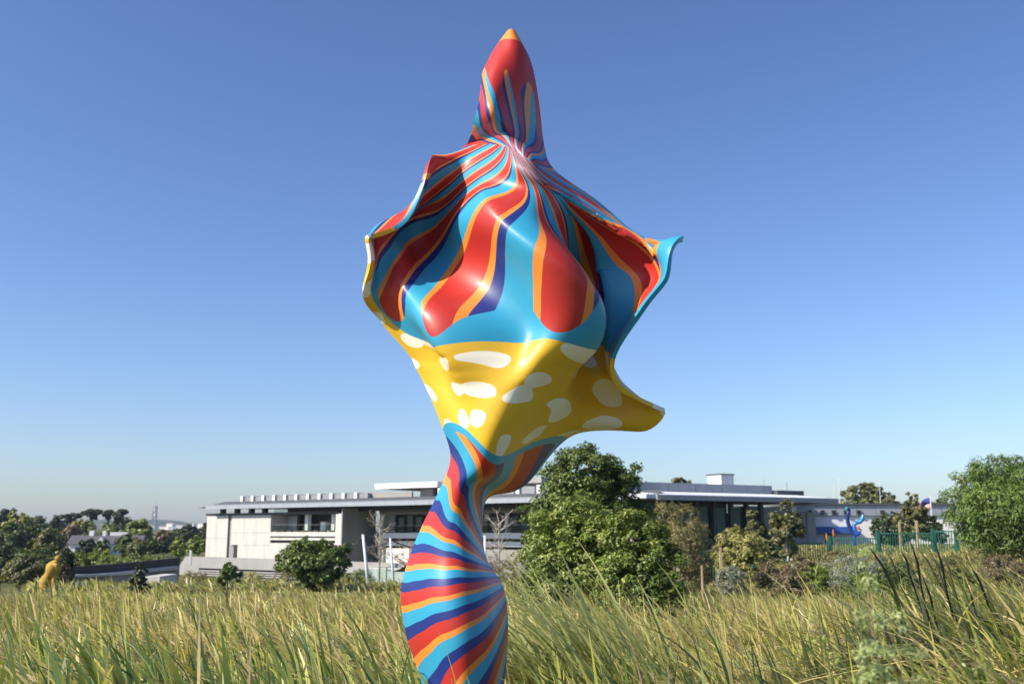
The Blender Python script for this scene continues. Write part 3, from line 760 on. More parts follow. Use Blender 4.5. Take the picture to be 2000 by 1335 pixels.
for i_, (px, Y, tp, w_, pal, lab) in enumerate([
    (1505, 50, 1098, 80, 'brown', 'dry brown shrub left of the fence post'),
    (1560, 46, 1085, 70, 'brown', 'reddish dry shrub under the left fence panels'),
    (1590, 44, 1100, 70, 'bright', 'small fresh green shrub beside the silvery mound'),
    (1540, 40, 1122, 90, 'brown', 'dark brown seedy shrub at the reed edge'),
    (385, 90, 1112, 70, 'tan', 'low tan shrub at the left foot of the slotted wall'),
    (505, 84, 1116, 80, 'yellow', 'low yellowish shrub between the sapling and the round bush'),
    (560, 88, 1112, 70, 'tan', 'dry tan shrub at the left of the round bush'),
    (668, 80, 1118, 60, 'yellow', 'low yellowish shrub just right of the round bush'),
    (965, 96, 1072, 60, 'brown', 'brown shrub below the terrace just right of the sculpture stem'),
    (1005, 90, 1078, 60, 'olive', 'olive shrub left of the central thicket under the terrace'),
    (835, 96, 1082, 70, 'brown', 'brown shrub behind the sculpture stem near the shade sail'),
    (705, 90, 1108, 60, 'bright', 'fresh green shrub at the foot of the first leaning white pole'),
    (1340, 52, 1090, 70, 'olive', 'olive undergrowth left of the dark green gate'),
    (1365, 60, 1108, 40, 'brown', 'dry twiggy shrub against the dark gate'),
    (1745, 40, 1100, 90, 'mid', 'dark green shrub right of the silvery mound'),
    (1850, 42, 1095, 90, 'olive', 'low olive shrub under the feathery tree'),
    (1690, 36, 1122, 110, 'glossy', 'low dark green shrub in front of the silvery mound'),
    (1630, 60, 1075, 60, 'tan', 'tan flowering shrub behind the fence'),
    (1960, 44, 1080, 110, 'brown', 'brown tangled shrub at the foot of the feathery tree')]):
    tree('wild_shrub', lab, 'shrub', px, Y, tp, w_, pal, 3500, .15, seed=20 + i_, clumps=50, aspect=.3)
# --- right-hand trees
tree('feathery_tree', 'large bright green feathery tree at the right edge', 'tree', 1962, 55, 884, 240, 'feather', 34000, .30,
     [(-.1, 0, .82, .36, .4, .12), (-.38, 0, .70, .34, .4, .11), (-.72, 0, .60, .26, .3, .07), (.4, 0, .76, .42, .5, .16), (-.62, 0, .78, .2, .3, .05), (-.02, 0, .95, .18, .2, .05), (-.1, -.3, .5, .62, .6, .2), (.5, 0, .45, .55, .6, .22), (-.6, -.1, .38, .36, .4, .13), (0, 0, .25, .62, .6, .18), (.3, 0, .93, .2, .2, .06)],
     seed=40, aspect=.20, clumps=210, spread=.36, droop=.3, bark=M_PALEBARK, twigs=40)
tree('round_tree', 'dark rounded tree behind the fence left of the staked sapling', 'tree', 1745, 84, 1000, 82, 'dark', 6000, .3, seed=41, clumps=80)
tree('staked_sapling', 'light olive sapling between two wooden stakes behind the fence', 'tree', 1786, 78, 960, 66, 'olive', 5000, .24,
     [(0, 0, .86, .35, .5, .13), (.1, 0, .68, .7, .7, .18), (-.2, 0, .5, .8, .7, .2), (.2, 0, .34, .7, .7, .18)], seed=42, clumps=70, bark=M_PALEBARK, tr=.08)
tree('round_tree', 'dark round tree beside the flagpole', 'tree', 1822, 95, 1008, 50, 'dark', 4000, .3, seed=43, clumps=50)
tree('gum_tree', 'broad far gum tree with clumped crown behind the white warehouse', 'tree', 1703, 200, 946, 108, 'olive', 7000, .75,
     [(-.5, 0, .82, .4, .4, .16), (0, 0, .86, .45, .4, .15), (.5, 0, .74, .45, .4, .15), (-.7, 0, .66, .35, .4, .15), (.1, 0, .62, .7, .5, .2), (.75, 0, .62, .3, .3, .12)], seed=44, clumps=60, spread=.3)
tree('gum_tree', 'far treetop showing above the museum roof', 'tree', 1332, 190, 932, 42, 'olive', 2500, .6,
     [(-.2, 0, .93, .6, .6, .07), (.5, 0, .90, .5, .5, .05), (0, 0, .8, .8, .7, .12)], seed=45, clumps=40, spread=.3)
tree('round_tree', 'far dark tree behind the flag', 'tree', 1848, 180, 965, 70, 'mid', 4000, .6, seed=46, clumps=50)
# --- bushes in front of the museum
tree('round_bush', 'dense dark green round bush standing before the pale museum wall', 'bush', 612, 62, 1046, 150, 'glossy', 11000, .26,
     [(-.1, 0, .72, .6, .6, .24), (.45, 0, .72, .45, .5, .22), (-.55, 0, .62, .4, .5, .2), (.1, -.2, .5, .8, .6, .26), (.6, 0, .5, .35, .4, .2), (0, 0, .3, .5, .5, .22)], seed=50, clumps=90, spread=.26, tr=.14)
tree('small_sapling', 'sparse knobbly sapling in front of the slotted wall', 'tree', 452, 52, 1098, 56, 'glossy', 900, .24,
     [(0, 0, .78, .5, .5, .2), (-.5, 0, .6, .35, .4, .15), (.55, 0, .68, .35, .4, .15), (-.1, 0, .9, .25, .3, .1)], seed=51, clumps=22, spread=.3, tr=.05)
tree('small_conifer', 'small tiered dark conifer before the charcoal wall', 'tree', 277, 55, 1094, 42, 'dark', 1800, .22,
     [(0, 0, .88, .25, .3, .1), (.1, 0, .7, .55, .6, .09), (-.1, 0, .5, .75, .7, .09), (.1, 0, .3, .9, .9, .1)], seed=52, clumps=60, spread=.25, tr=.06)
# --- woods on the left
left = [
 # px, Y, top, width, palette, n, leaf, label, name
 (6, 240, 994, 40, 'dark', 2600, .9, 'dark tree at the left edge of the photo'),
 (20, 260, 993, 24, 'dark', 1500, .8, 'narrow dark treetop second from the left edge'),
 (32, 215, 1003, 56, 'yellow', 2600, .8, 'yellow-green tree near the left edge'),
 (66, 225, 1007, 60, 'olive', 2600, .8, 'olive tree right of the yellow-green tree at far left'),
 (18, 160, 1024, 70, 'mid', 3400, .6, 'mid green tree low at the left edge'),
 (60, 170, 1020, 76, 'mid', 3600, .6, 'broad green tree in front of the olive tree at far left'),
 (102, 150, 1034, 62, 'olive', 3200, .5, 'olive-green round tree left of the white house'),
 (112, 300, 1008, 40, 'dark', 1800, 1.0, 'far dark tree left of the flat-topped pines'),
 (160, 265, 1014, 56, 'yellow', 2400, .9, 'yellowish tree above the white house roof'),
 (140, 250, 1026, 44, 'brown', 1600, .8, 'brownish thicket behind the white house'),
 (236, 300, 1006, 56, 'dark', 2600, 1.0, 'large dark round tree right of the flat-topped pines'),
 (216, 235, 1024, 50, 'bright', 2400, .8, 'bright green tree behind the white house chimneys'),
 (268, 210, 1019, 66, 'bright', 3400, .75, 'large bright green tree right of the white house'),
 (246, 165, 1043, 42, 'mid', 2400, .55, 'green tree in front of the right end of the white house'),
 (202, 148, 1050, 30, 'mid', 2000, .45, 'small green tree with a forked trunk before the white house'),
 (172, 155, 1052, 36, 'dark', 2000, .5, 'dark small tree at the left end of the white house'),
 (268, 158, 1052, 40, 'olive', 2000, .5, 'olive shrubby tree right of the house lawn'),
 (296, 165, 1052, 44, 'mid', 2200, .5, 'rounded green tree left of the tower foot'),
 (320, 250, 1036, 50, 'brown', 2000, .8, 'brownish tree below the transmission tower'),
 (322, 175, 1056, 40, 'dark', 1800, .5, 'dark green bush tree right of the tower foot'),
 (350, 150, 1050, 34, 'bright', 2200, .45, 'bright green young tree left of the museum corner'),
 (388, 160, 1044, 40, 'bright', 2200, .5, 'bright green tree touching the museum corner'),
 (370, 300, 1028, 46, 'dark', 2000, 1.0, 'far dark tree left of the museum corner'),
 (397, 320, 1024, 26, 'dark', 1500, 1.0, 'far dark treetop just beside the museum corner'),
 (345, 330, 1033, 40, 'mid', 1500, 1.0, 'far mid green trees midway between tower and museum'),
 (48, 72, 1083, 90, 'olive', 5000, .22, 'dry olive-grey shrub left of the yellow figure'),
 (8, 78, 1070, 60, 'dark', 3500, .26, 'dark bush low at the left edge'),
 (128, 84, 1072, 46, 'dark', 3000, .26, 'dark bush right behind the yellow figure'),
 (126, 66, 1100, 40, 'brown', 2200, .18, 'twiggy brown shrub at the right side of the yellow figure'),
 (70, 105, 1070, 80, 'mid', 3500, .3, 'green bush between the grey shrub and the woods'),
]
for i_, (px, Y, tp, w_, pal, n_, lf, lab) in enumerate(left):
    tree('woodland_tree' if Y > 140 else 'wild_bush', lab, 'tree' if Y > 140 else 'bush', px, Y, tp, w_, pal, n_, lf, seed=60 + i_, clumps=45, spread=.3, low=.2)
for i_, (px, tp, w_, lab) in enumerate([(134, 1001, 44, 'leftmost flat-topped pine on the horizon'), (177, 992, 38, 'tallest flat-topped pine above the white house with bare trunk'),
                                       (209, 993, 20, 'narrow pine left of the twin-topped pine'), (232, 993, 30, 'flat-topped pine farthest right on the skyline')]):
    tree('umbrella_pine', lab, 'pine', px, 330, tp, w_, 'dark', 1900, 1.0,
         [(-.3, 0, .86, .65, .6, .08), (.35, 0, .9, .6, .6, .07), (.1, 0, .74, .5, .5, .06)], seed=120 + i_, clumps=40, spread=.3, low=.55, tr=.5)
# hedges in front of the lawn: two clipped masses
for i_, (x0, x1, Y, tp, lab) in enumerate([(118, 215, 128, 1076, 'green hedge left of the small conifer above the charcoal wall'), (0, 100, 120, 1074, 'green hedge behind the grey shrub at far left'), (205, 330, 124, 1086, 'low green hedge above the right half of the charcoal wall')]):
    lob = [(s, 0, .5, .2, .3, .5) for s in np.linspace(-.9, .9, 9)]
    tree('hedge', lab, 'hedge', (x0 + x1) / 2, Y, tp, x1 - x0, 'bright' if i_ != 1 else 'mid', 6000, .35, lob, seed=140 + i_, clumps=120, spread=.5, depth=.6, tr=.06)

# bare trees by the terrace
def bare(px, Y, top, w_, lab, seed, leaves):
    rng = R(seed)
    x = P(px, 1040, Y)[0]; z0 = float(gz(x, Y)); H = P(px, top, Y)[2] - z0; w = w_ / F * Y / 2
    t = tag(empty('bare_tree', (x, Y, z0)), lab, 'tree')
    m = MB(); m.tube([(0, 0, -.3), (.05, 0, H * .4), (0, 0, H * .8)], [.12, .09, .05], 6)
    tips = []
    for k in range(26):
        h = rng.uniform(.3, .8) * H; a = rng.uniform(0, 6.28); l = rng.uniform(.4, 1.0) * w
        e = np.array([math.cos(a) * l, math.sin(a) * l, h + rng.uniform(.05, .25) * H]); s = np.array([0.02, 0, h])
        m.tube([s, (s + e) / 2 + [0, 0, -.1], e], [.05, .035, .015], 4)
        for q in range(3):
            f = e + rng.normal(0, .35, 3) * [1, 1, .6]; m.tube([(s + e * 2) / 3, f], [.02, .01], 3); tips.append(f)
    m.build('trunk', M_PALEBARK, t)
    crown('leaf_cluster', rng, [(*p, .2, .2, .2) for p in tips[:leaves]], leaves * 12, .16, GREENS['brown'], t, clumps=leaves * 3, spread=.5)
bare(742, 112, 996, 60, 'bare grey tree with a few brown leaves left of the sculpture stem', 201, 30)
bare(800, 108, 1050, 70, 'brown-leaved small tree under the terrace beside the sculpture stem', 202, 60)
bare(974, 108, 985, 70, 'bare twiggy tree just right of the sculpture stem', 203, 10)

# ------------------------------------------------------------------ house on the left
HP = P(205, 1040, 185)
hs = tag(empty('white_house', (HP[0], 185, -1.4), 0.12), 'white gabled house with grey roof and white chimneys among trees', 'house')
hs.scale = (.8, .8, .8)
M_HROOF = mat('slate_roof', (0.10, 0.095, 0.11), 0.8, 0.3, var=0.2)
def hb(name, m, *b, parent=None): return MB().box(*b).build(name, m, parent or hs)
hb('wall', M_WHITE, -7.5, 7.5, 0, 7, -.5, 2.6)
rf = MB().prism([(-8, -.4, 2.6), (8, -.4, 2.6), (8, 7.4, 2.6), (-8, 7.4, 2.6)], [(-8, 3.4, 4.5), (8, 3.4, 4.5), (8, 3.6, 4.5), (-8, 3.6, 4.5)]).build('roof', M_HROOF, hs)
for x, w_ in ((-4.2, 1.0), (-1.3, .7)): hb('chimney', M_WHITE, x, x + w_, 3.1, 3.9, 4.2, 5.5, parent=rf)
hb('end_gable', M_WHITE, .3, 4.0, 3.2, 3.9, 4.3, 5.2, parent=rf)
# front gable
MB().prism([(-2.0, -1.2, 2.4), (1.2, -1.2, 2.4), (.5, -1.2, 3.3), (-.4, -1.2, 4.1), (-1.3, -1.2, 3.3)], [(-2.0, 3, 2.4), (1.2, 3, 2.4), (.5, 3, 3.3), (-.4, 3, 4.1), (-1.3, 3, 3.3)]).build('gable', M_WHITE, hs)
hb('gable_wall', M_WHITE, -1.9, 1.1, -1.15, -.02, -.5, 2.4)
for x in (-6.2, -4.0, 3.2, 5.6):
    w_ = hb('window', M_WHITE, x, x + 1.2, -.08, -.02, .6, 2.0); hb('pane', M_DARK, x + .1, x + 1.1, -.12, -.085, .7, 1.9, parent=w_)
w_ = hb('door', M_DARK, -.9, .1, -1.22, -1.16, -.3, 1.8)
tb_ = tag(empty('garden_bench', (*P(193, 1084, 140)[:2], float(gz(P(193, 1084, 140)[0], 140)))), 'white bench on the lawn before the white house', 'bench')
MB().box(-.9, .9, -.3, .3, .5, .58).build('seat', M_WHITE, tb_)
for x in (-.8, .72): MB().box(x, x + .08, -.25, .25, 0, .5).build('leg', M_WHITE, tb_)
MB().box(-.9, .9, .3, .36, .6, 1.0).build('backrest', M_WHITE, tb_)

# lattice telecom tower
tp_ = P(300, 1040, 420)
tw = tag(empty('lattice_tower', (tp_[0], 420, -1.5)), 'pale steel lattice transmission tower on the left skyline', 'tower')
Ht = P(300, 976, 420)[2] + 1.5
m = MB(); r0, r1 = 1.1, .6
cn = [(-1, -1), (1, -1), (1, 1), (-1, 1)]
for sx, sy in cn:
    MB().tube([(sx * r0, sy * r0, 0), (sx * r1, sy * r1, Ht * .86)], [.13, .10], 5).build('leg', M_FASCIA, tw)
nb = 11
for k in range(nb):
    f0, f1 = k / nb, (k + 1) / nb; ra = r0 + (r1 - r0) * f0; rc = r0 + (r1 - r0) * f1
    for q in range(4):
        a, c = cn[q], cn[(q + 1) % 4]
        m.tube([(a[0] * ra, a[1] * ra, Ht * .86 * f0), (c[0] * rc, c[1] * rc, Ht * .86 * f1)], .06, 4)
        m.tube([(c[0] * ra, c[1] * ra, Ht * .86 * f0), (a[0] * rc, a[1] * rc, Ht * .86 * f1)], .06, 4)
        m.tube([(a[0] * rc, a[1] * rc, Ht * .86 * f1), (c[0] * rc, c[1] * rc, Ht * .86 * f1)], .06, 4)
m.build('bracing', M_FASCIA, tw)
MB().tube([(0, 0, Ht * .84), (0, 0, Ht)], [.12, .05], 6).build('mast', M_FASCIA, tw)
for q in range(3):
    a = q * 2.1 - 1.6
    MB().box(-.14, .14, -.1, .1, 0, 2.0).build('antenna', M_WHITE, tw).location = (math.cos(a) * .85, math.sin(a) * .85, Ht * .74)
MB().tube([(0.3, -.9, Ht * .66), (0.3, -1.2, Ht * .66)], [.35, .4], 14).build('dish', M_WHITE, tw)

# yellow figure sculpture in the shrubs
fp = P(103, 1134, 62); Hs = P(103, 1084, 62)[2] - fp[2]
yf = tag(empty('yellow_sculpture', (fp[0], 62, fp[2])), 'small mustard yellow figure sculpture standing among shrubs at far left', 'sculpture')
M_YEL = mat('mustard_paint', (0.40, 0.26, 0.045), 0.7, 0.3, var=0.25, scale=6, bump=.6, bscale=9)
def blob(pts, rad, name, n=14):
    pts = np.array(pts); rad = np.array(rad)
    Pt = catmull(np.concatenate([pts, rad[:, None]], 1), 30)
    return MB().tube([p[:3] for p in Pt], list(np.maximum(Pt[:, 3], .01)), n).build(name, M_YEL, yf, smooth=True)
h = Hs
blob([(-.42, 0, -.6), (-.40, 0, 0), (-.30, 0, .18 * h), (-.12, 0, .34 * h), (0, 0, .55 * h), (.12, 0, .72 * h), (.20, 0, .80 * h)], [.34, .36, .26, .38, .42, .24, .12], 'body')
blob([(.17, 0, .77 * h), (.20, 0, .86 * h), (.24, -.03, .94 * h), (.27, -.03, 1.0 * h)], [.09, .17, .15, .03], 'head')
blob([(.02, -.2, .66 * h), (.28, -.3, .60 * h), (.34, -.32, .45 * h)], [.10, .12, .03], 'arm')
blob([(-.1, -.1, .36 * h), (.15, -.1, .2 * h), (.1, -.1, .0), (.1, -.1, -.6)], [.17, .16, .12, .1], 'leg')

# ------------------------------------------------------------------ white leaning poles and cables, shade sail
def pole(px0, py0, px1, py1, Y, r, lab, name='white_pole', group=None):
    a, c = P(px0, py0, Y), P(px1, py1, Y)
    c[2] = min(c[2], float(gz(c[0], Y)))
    t = tag(empty(name, tuple(c)), lab, 'pole', group)
    MB().tube([(0, 0, -.3), (a - c) * .5, a - c], [r, r, r * .8], 8).build('shaft', M_POLE, t, smooth=True)
    return a, t
a1_, p1_ = pole(709, 1043, 722, 1128, 84, .13, 'leaning white pole right of the round dark bush')
a2_, p2_ = pole(762, 1050, 771, 1135, 82, .10, 'leaning white pole close to the left of the sculpture stem')
a3_, p3_ = pole(947, 1045, 949, 1118, 80, .11, 'upright thin white pole just right of the sculpture stem')
def cable(a, c, sag, parent, r=.025):
    a = np.array(a); c = np.array(c); ts = np.linspace(0, 1, 14)
    o = np.array(parent.location)
    MB().tube([a + (c - a) * t - [0, 0, sag * 4 * t * (1 - t)] - o for t in ts], r, 4).build('cable', M_DARK, parent)
cable(a1_, P(682, 1078, 84), 0.0, p1_, .03)
cable(P(640, 1062, 84), P(712, 1060, 84), 0.2, p1_)
cable(P(712, 1066, 83.5), P(763, 1054, 82), .25, p2_, .05)
cable(P(764, 1053, 82), P(850, 1056, 82), .5, p2_, .05)
cable(P(766, 1072, 82), P(712, 1066, 83), .1, p2_)
cable(a3_, P(905, 1075, 80), .3, p3_)
M_SAIL = mat('grey_shade_cloth', (0.13, 0.135, 0.14), 0.8, 0.2, var=0.15)
q0, q1, q2 = P(762, 1116, 96), P(842, 1054, 94), P(850, 1114, 100)
V, ids = [], {}
ns = 14
for i_ in range(ns + 1):
    for j_ in range(ns + 1 - i_):
        f, g_ = i_ / ns, j_ / ns
        p = q0 + (q1 - q0) * f + (q2 - q0) * g_
        e = 3.2 * f * g_ + 1.2 * f * (1 - f - g_) - 1.5 * f * (1 - f - g_)
        p = p + np.array([0, -1.2 * f * g_ * 3, -2.2 * f * (1 - f - g_) - .4 * f * g_])
        ids[i_, j_] = len(V); V.append(p)
T = []
for i_ in range(ns):
    for j_ in range(ns - i_):
        T.append((ids[i_, j_], ids[i_ + 1, j_], ids[i_, j_ + 1]))
        if i_ + j_ < ns - 1: T.append((ids[i_ + 1, j_], ids[i_ + 1, j_ + 1], ids[i_, j_ + 1]))
sail = mesh_np('shade_sail', V, np.array(T), M_SAIL, smooth=True)
sail.modifiers.new('thickness', 'SOLIDIFY').thickness = .02
tag(sail, 'curved grey shade sail stretched behind the white poles', 'shade sail')

# glass railing and far small things near the terrace
rl = tag(empty('terrace_railing', (*P(760, 1040, 100)[:2], 0)), 'green-tinted terrace railing below the shade sail', 'railing')
zt = P(760, 1108, 100)[2]
for k in range(6):
    MB().box(-2 + k * 1.2, -1.94 + k * 1.2, 0, .06, zt - 1.4, zt).build('post', M_GREEN, rl)
    if k < 5: MB().box(-1.92 + k * 1.2, -.82 + k * 1.2, .02, .04, zt - 1.2, zt - .08).build('pane', M_GLASS, rl)
MB().box(-2, 4.06, 0, .06, zt + .002, zt + .05).build('rail', M_GREEN, rl)

# ------------------------------------------------------------------ green fence, gate, posts
def fence(lab, pts, Y0, Y1):
    """pts: (px, py_top, py_bottom)"""
    t = None
    n = len(pts)
    Ys = np.linspace(Y0, Y1, n)
    for i_, ((px, t0, b0), Y) in enumerate(zip(pts, Ys)):
        a = P(px, t0, Y); zb = P(px, b0, Y)[2]
        if t is None:
            o_ = np.array([a[0], a[1], 0]); t = tag(empty('palisade_fence', o_), lab, 'fence')
        p = a - o_
        MB().box(p[0] - .09, p[0] + .09, p[1] - .09, p[1] + .09, zb - 1.5, a[2] + .12).build('post', M_GREEN, t)
        if i_ < n - 1:
            px2, t2, b2 = pts[i_ + 1]
            c = P(px2, t0, Ys[i_ + 1]); 
            zt_ = a[2]
            L_ = np.linalg.norm((c - a)[:2]); d = (c - a)[:2] / L_
            k = max(3, int(L_ / .14)); mp_ = MB()
            for j in range(1, k):
                q = p[:2] + d * (L_ * j / k)
                mp_.box(q[0] - .022, q[0] + .022, q[1] - .022, q[1] + .022, zb - .7, zt_)
            o2 = mp_.build('picket', M_GREEN, t); o2['kind'] = 'stuff'
            for zz in (zt_ - .1, zb - .15):
                s = p[:2] + d * .1; e = p[:2] + d * (L_ - .1); nn = np.array([-d[1], d[0]]) * .03
                b_ = [(s[0]-nn[0], s[1]-nn[1], zz), (e[0]-nn[0], e[1]-nn[1], zz), (e[0]+nn[0], e[1]+nn[1], zz), (s[0]+nn[0], s[1]+nn[1], zz)]
                MB().prism(b_, [(x_, y_, zz + .07) for x_, y_, _ in b_]).build('rail', M_GREEN, t)
    return t
fence('green palisade fence stepping up the bank before the warehouse', [(1470, 1066, 1105), (1535, 1059, 1100), (1620, 1049, 1090), (1714, 1039, 1084), (1822, 1035, 1080), (1868, 1042, 1080)], 66, 62)
gt = tag(empty('metal_gate', (*P(1378, 1075, 60)[:2], 0)), 'dark green barred gate half hidden between shrubs', 'gate')
zt, zb = P(1380, 1075, 60)[2], P(1380, 1140, 60)[2]
MB().box(-.55, -.47, 0, .08, zb, zt + .05).build('post', M_DARK, gt); MB().box(.43, .51, 0, .08, zb, zt + .05).build('post', M_DARK, gt)
for k in range(7): MB().box(-.42 + k * .13, -.38 + k * .13, .02, .06, zb, zt - .05).build('bar', M_GREEN, gt)
MB().box(-.46, .42, .0, .08, zt - .045, zt).build('rail', M_GREEN, gt)
MB().box(-.46, .42, .1, .13, zb, zt - .06).build('backing_sheet', M_DARK, gt)
for px, t0, b0, Y, w_, lab, m in [(1409, 1068, 1125, 56, .065, 'weathered wooden post in front of the yellow-green shrub', M_WOOD),
                              (1761, 1019, 1085, 72, .065, 'left wooden stake of the staked sapling', M_WOOD),
                              (1795, 1016, 1085, 71, .065, 'right wooden stake of the staked sapling', M_WOOD),
                              (1547, 1090, 1115, 62, .035, 'short white marker peg among dry shrubs', M_POLE),
                              (1807, 1081, 1096, 56, .035, 'short white marker peg right of the fence', M_POLE),
                              (1325, 1104, 1130, 45, .06, 'short pale stake beside the willow', M_WOOD),
                              (1372, 1104, 1145, 46, .04, 'thin pale stake in front of the dark gate', M_WOOD),
                              (372, 1074, 1090, 118, .12, 'small white bollard lamp at the museum corner', M_POLE)]:
    a, c = P(px, t0, Y), P(px, b0, Y)
    o = MB().box(-w_, w_, -w_, w_, -.8, a[2] - c[2]).build('bollard' if 'lamp' in lab else 'stake', m, None, bevel=.01); o.location = tuple(c)
    tag(o, lab, 'bollard' if 'lamp' in lab else 'stake')

# ------------------------------------------------------------------ blue sculpture
bc = P(1669, 1066, 88)
M_BLUE = mat('glossy_blue_paint', (0.014, 0.06, 0.30), 0.3, 0.5, var=0.25, scale=2)
M_BLUEL = mat('light_blue_paint', (0.03, 0.22, 0.55), 0.3, 0.5, var=0.15, scale=2)
M_TEAL = mat('teal_cap_paint', (0.03, 0.33, 0.30), 0.4, 0.5, var=0.1)
M_PINK = mat('pink_paint', (0.45, 0.14, 0.12), 0.5, 0.4, var=0.1)
M_NAVY = mat('dark_blue_paint', (0.014, 0.03, 0.16), 0.35, 0.5, var=0.2, scale=2)
bs_ = tag(empty('blue_sculpture', (bc[0], 88, float(gz(bc[0], 88)))), 'blue forked tube sculpture standing behind the green fence', 'sculpture')
o_ = np.array(bs_.location)
def blue(pts, rad, name, m, n=12):
    pts = np.array([P(px, py, 88 + dy) - o_ for px, py, dy in pts])
    Pt = catmull(np.concatenate([pts, np.array(rad)[:, None]], 1), 40)
    return MB().tube([p[:3] for p in Pt], list(np.maximum(Pt[:, 3], .02)), n).build(name, m, bs_, smooth=True)
blue([(1669, 1110, 0), (1669, 1066, 0), (1669, 1040, 0)], [.17, .16, .15], 'stem', M_BLUE)
blue([(1669, 1044, 0), (1661, 1032, .1), (1656, 1018, .1), (1656, 1004, 0), (1658, 996, 0), (1654, 993, -.1)], [.16, .17, .16, .15, .15, .13], 'long_arm', M_NAVY)
blue([(1655, 996, 0), (1653.5, 990.5, -.1)], [.14, .13], 'arm_tip', M_TEAL)
blue([(1669, 1044, 0), (1667, 1030, .2), (1671, 1021, .2), (1680, 1018, .1), (1685, 1011, 0), (1685, 1004, 0)], [.15, .16, .17, .17, .17, .08], 'curled_arm', M_BLUEL)
blue([(1669, 1043, 0), (1676, 1042, -.1), (1681, 1036, -.1)], [.13, .14, .06], 'short_arm', M_BLUE)
blue([(1674, 1028, -.2), (1677, 1031, -.2), (1684, 1035, -.2)], [.05, .09, .03], 'pink_petal', M_PINK)
blue([(1676, 1032, -.2), (1679, 1026, -.2)], [.07, .05], 'pink_petal', M_PINK)

# flag and masts
fl = P(1822, 1040, 105)
fg = tag(empty('flagpole', (fl[0], 105, .9)), 'white flagpole flying a small faded flag right of the warehouse', 'flagpole')
zt = P(1822, 966, 105)[2] - .9
MB().tube([(0, 0, 0), (0, 0, zt)], [.07, .05], 8).build('pole', M_POLE, fg)
n_ = 12
def flag_part(name, f0, f1, s0, s1, m):
    V = []
    for i_ in range(n_ + 1):
        s = s0 + (s1 - s0) * i_ / n_
        for f in (f0, f1):
            V.append((-2.0 * s - .06, .22 * math.sin(s * 7), zt - .25 - f * 1.25 - s * 1.1 + .1 * math.sin(s * 6)))
    Qq = [(2*i_, 2*i_+1, 2*i_+3, 2*i_+2) for i_ in range(n_)]
    o = mesh_np(name, V, np.array(Qq), m, fg, smooth=True); o.modifiers.new('thickness', 'SOLIDIFY').thickness = .015
M_FBLUE = mat('faded_blue_cloth', (0.05, 0.07, 0.25), 0.9, 0.1, var=.1); M_FPINK = mat('faded_pink_cloth', (0.6, 0.36, 0.34), 0.9, 0.1, var=.1); M_FRED = mat('faded_red_cloth', (.45, .13, .12), .9, .1, var=.1)
flag_part('flag_canton', 0, .5, 0, .42, M_FBLUE)
flag_part('flag_stripe', 0, .5, .42, 1, M_FRED)
flag_part('flag_stripe', .5, 1, 0, 1, M_FPINK)
for px, tp, Y, lab in [(1638, 932, 150, 'thin tall mast on the skyline left of the gum tree'), (1717, 938, 140, 'thin white mast in front of the gum tree'), (1628, 946, 160, 'faint thin mast left of the tallest mast')]:
    a = P(px, tp, Y)
    o = MB().tube([(0, 0, 0), (0, 0, a[2])], [.06, .03], 6).build('thin_mast', M_POLE, None); o.location = (a[0], a[1], 0)
    tag(o, lab, 'mast')

# orange aloe flower spikes by the fence
M_ORANGE = mat('orange_flower', (0.5, 0.16, 0.05), 0.8, 0.2, var=.2)
M_STALK = mat('green_stalk', (0.12, 0.14, 0.05), 0.8, 0.2, var=.2)
for k, (px, py) in enumerate([(1614, 1040), (1623, 1046), (1631, 1032), (1641, 1046), (1628, 1050)]):
    a = P(px, py, 68); z0 = float(gz(a[0], 68))
    t = tag(empty('aloe_plant', (a[0], 68 + .2 * k, z0)), ['leftmost', 'second from the left', 'tallest and fourth from the left', 'rightmost', 'lowest and third from the left'][k] + ' of the slim orange flower spikes by the green fence', 'plant', 'orange flower spikes by the fence')
    h = a[2] - z0
    MB().tube([(0, 0, 0), (0, 0, h - .25)], [.03, .025], 5).build('stalk', M_STALK, t)
    MB().tube([(0, 0, h - .5), (0, 0, h - .25), (0, 0, h)], [.035, .065, .02], 7).build('flower', M_ORANGE, t)

# ------------------------------------------------------------------ reeds and grasses
def blades(name, rng, X, Y, Z, h, w, az, lean, bend, cb, ct, segs=5, parent=None, m=M_REED, twist=None):
    """ribbon leaves: root X,Y,Z; height h; width w; blown towards az; cb/ct colour at foot / tip"""
    n = len(X)
    t = np.linspace(0, 1, segs + 1)[None]
    dirx, diry = np.cos(az)[:, None], np.sin(az)[:, None]
    out = (lean[:, None] * t + bend[:, None] * t ** 3.6) * h[:, None]
    up = (t - 0.66 * np.minimum(bend, 1.15)[:, None] * t ** 3.2) * h[:, None] * np.sqrt(np.maximum(1 - 0.35 * lean[:, None] ** 2, .4))
    px = X[:, None] + dirx * out; py = Y[:, None] + diry * out; pz = Z[:, None] + up
    tw = rng.uniform(0, 2 * np.pi, n) if twist is None else twist
    tw = tw[:, None] + t * rng.normal(0, .7, (n, 1))
    sx, sy = np.cos(tw), np.sin(tw)
    wd = w[:, None] * .5 * np.minimum(1, (1.02 - t) * 2.2) ** .8
    Lf = np.stack([px - sx * wd, py - sy * wd, pz], -1); Rt = np.stack([px + sx * wd, py + sy * wd, pz], -1)
    V = np.stack([Lf, Rt], 2).reshape(n, -1, 3)
    k = 2 * (segs + 1)
    q = np.array([[2*i, 2*i+1, 2*i+3, 2*i+2] for i in range(segs)])
    Q = (np.arange(n)[:, None, None] * k + q[None]).reshape(-1, 4)
    tt = np.repeat(np.linspace(0, 1, segs + 1), 2)[None, :, None]
    cc = cb[:, None] * (1 - tt ** 2) + ct[:, None] * tt ** 2
    return mesh_np(name, V.reshape(-1, 3), Q, m, parent, cols=cc.reshape(-1, 3), smooth=True)

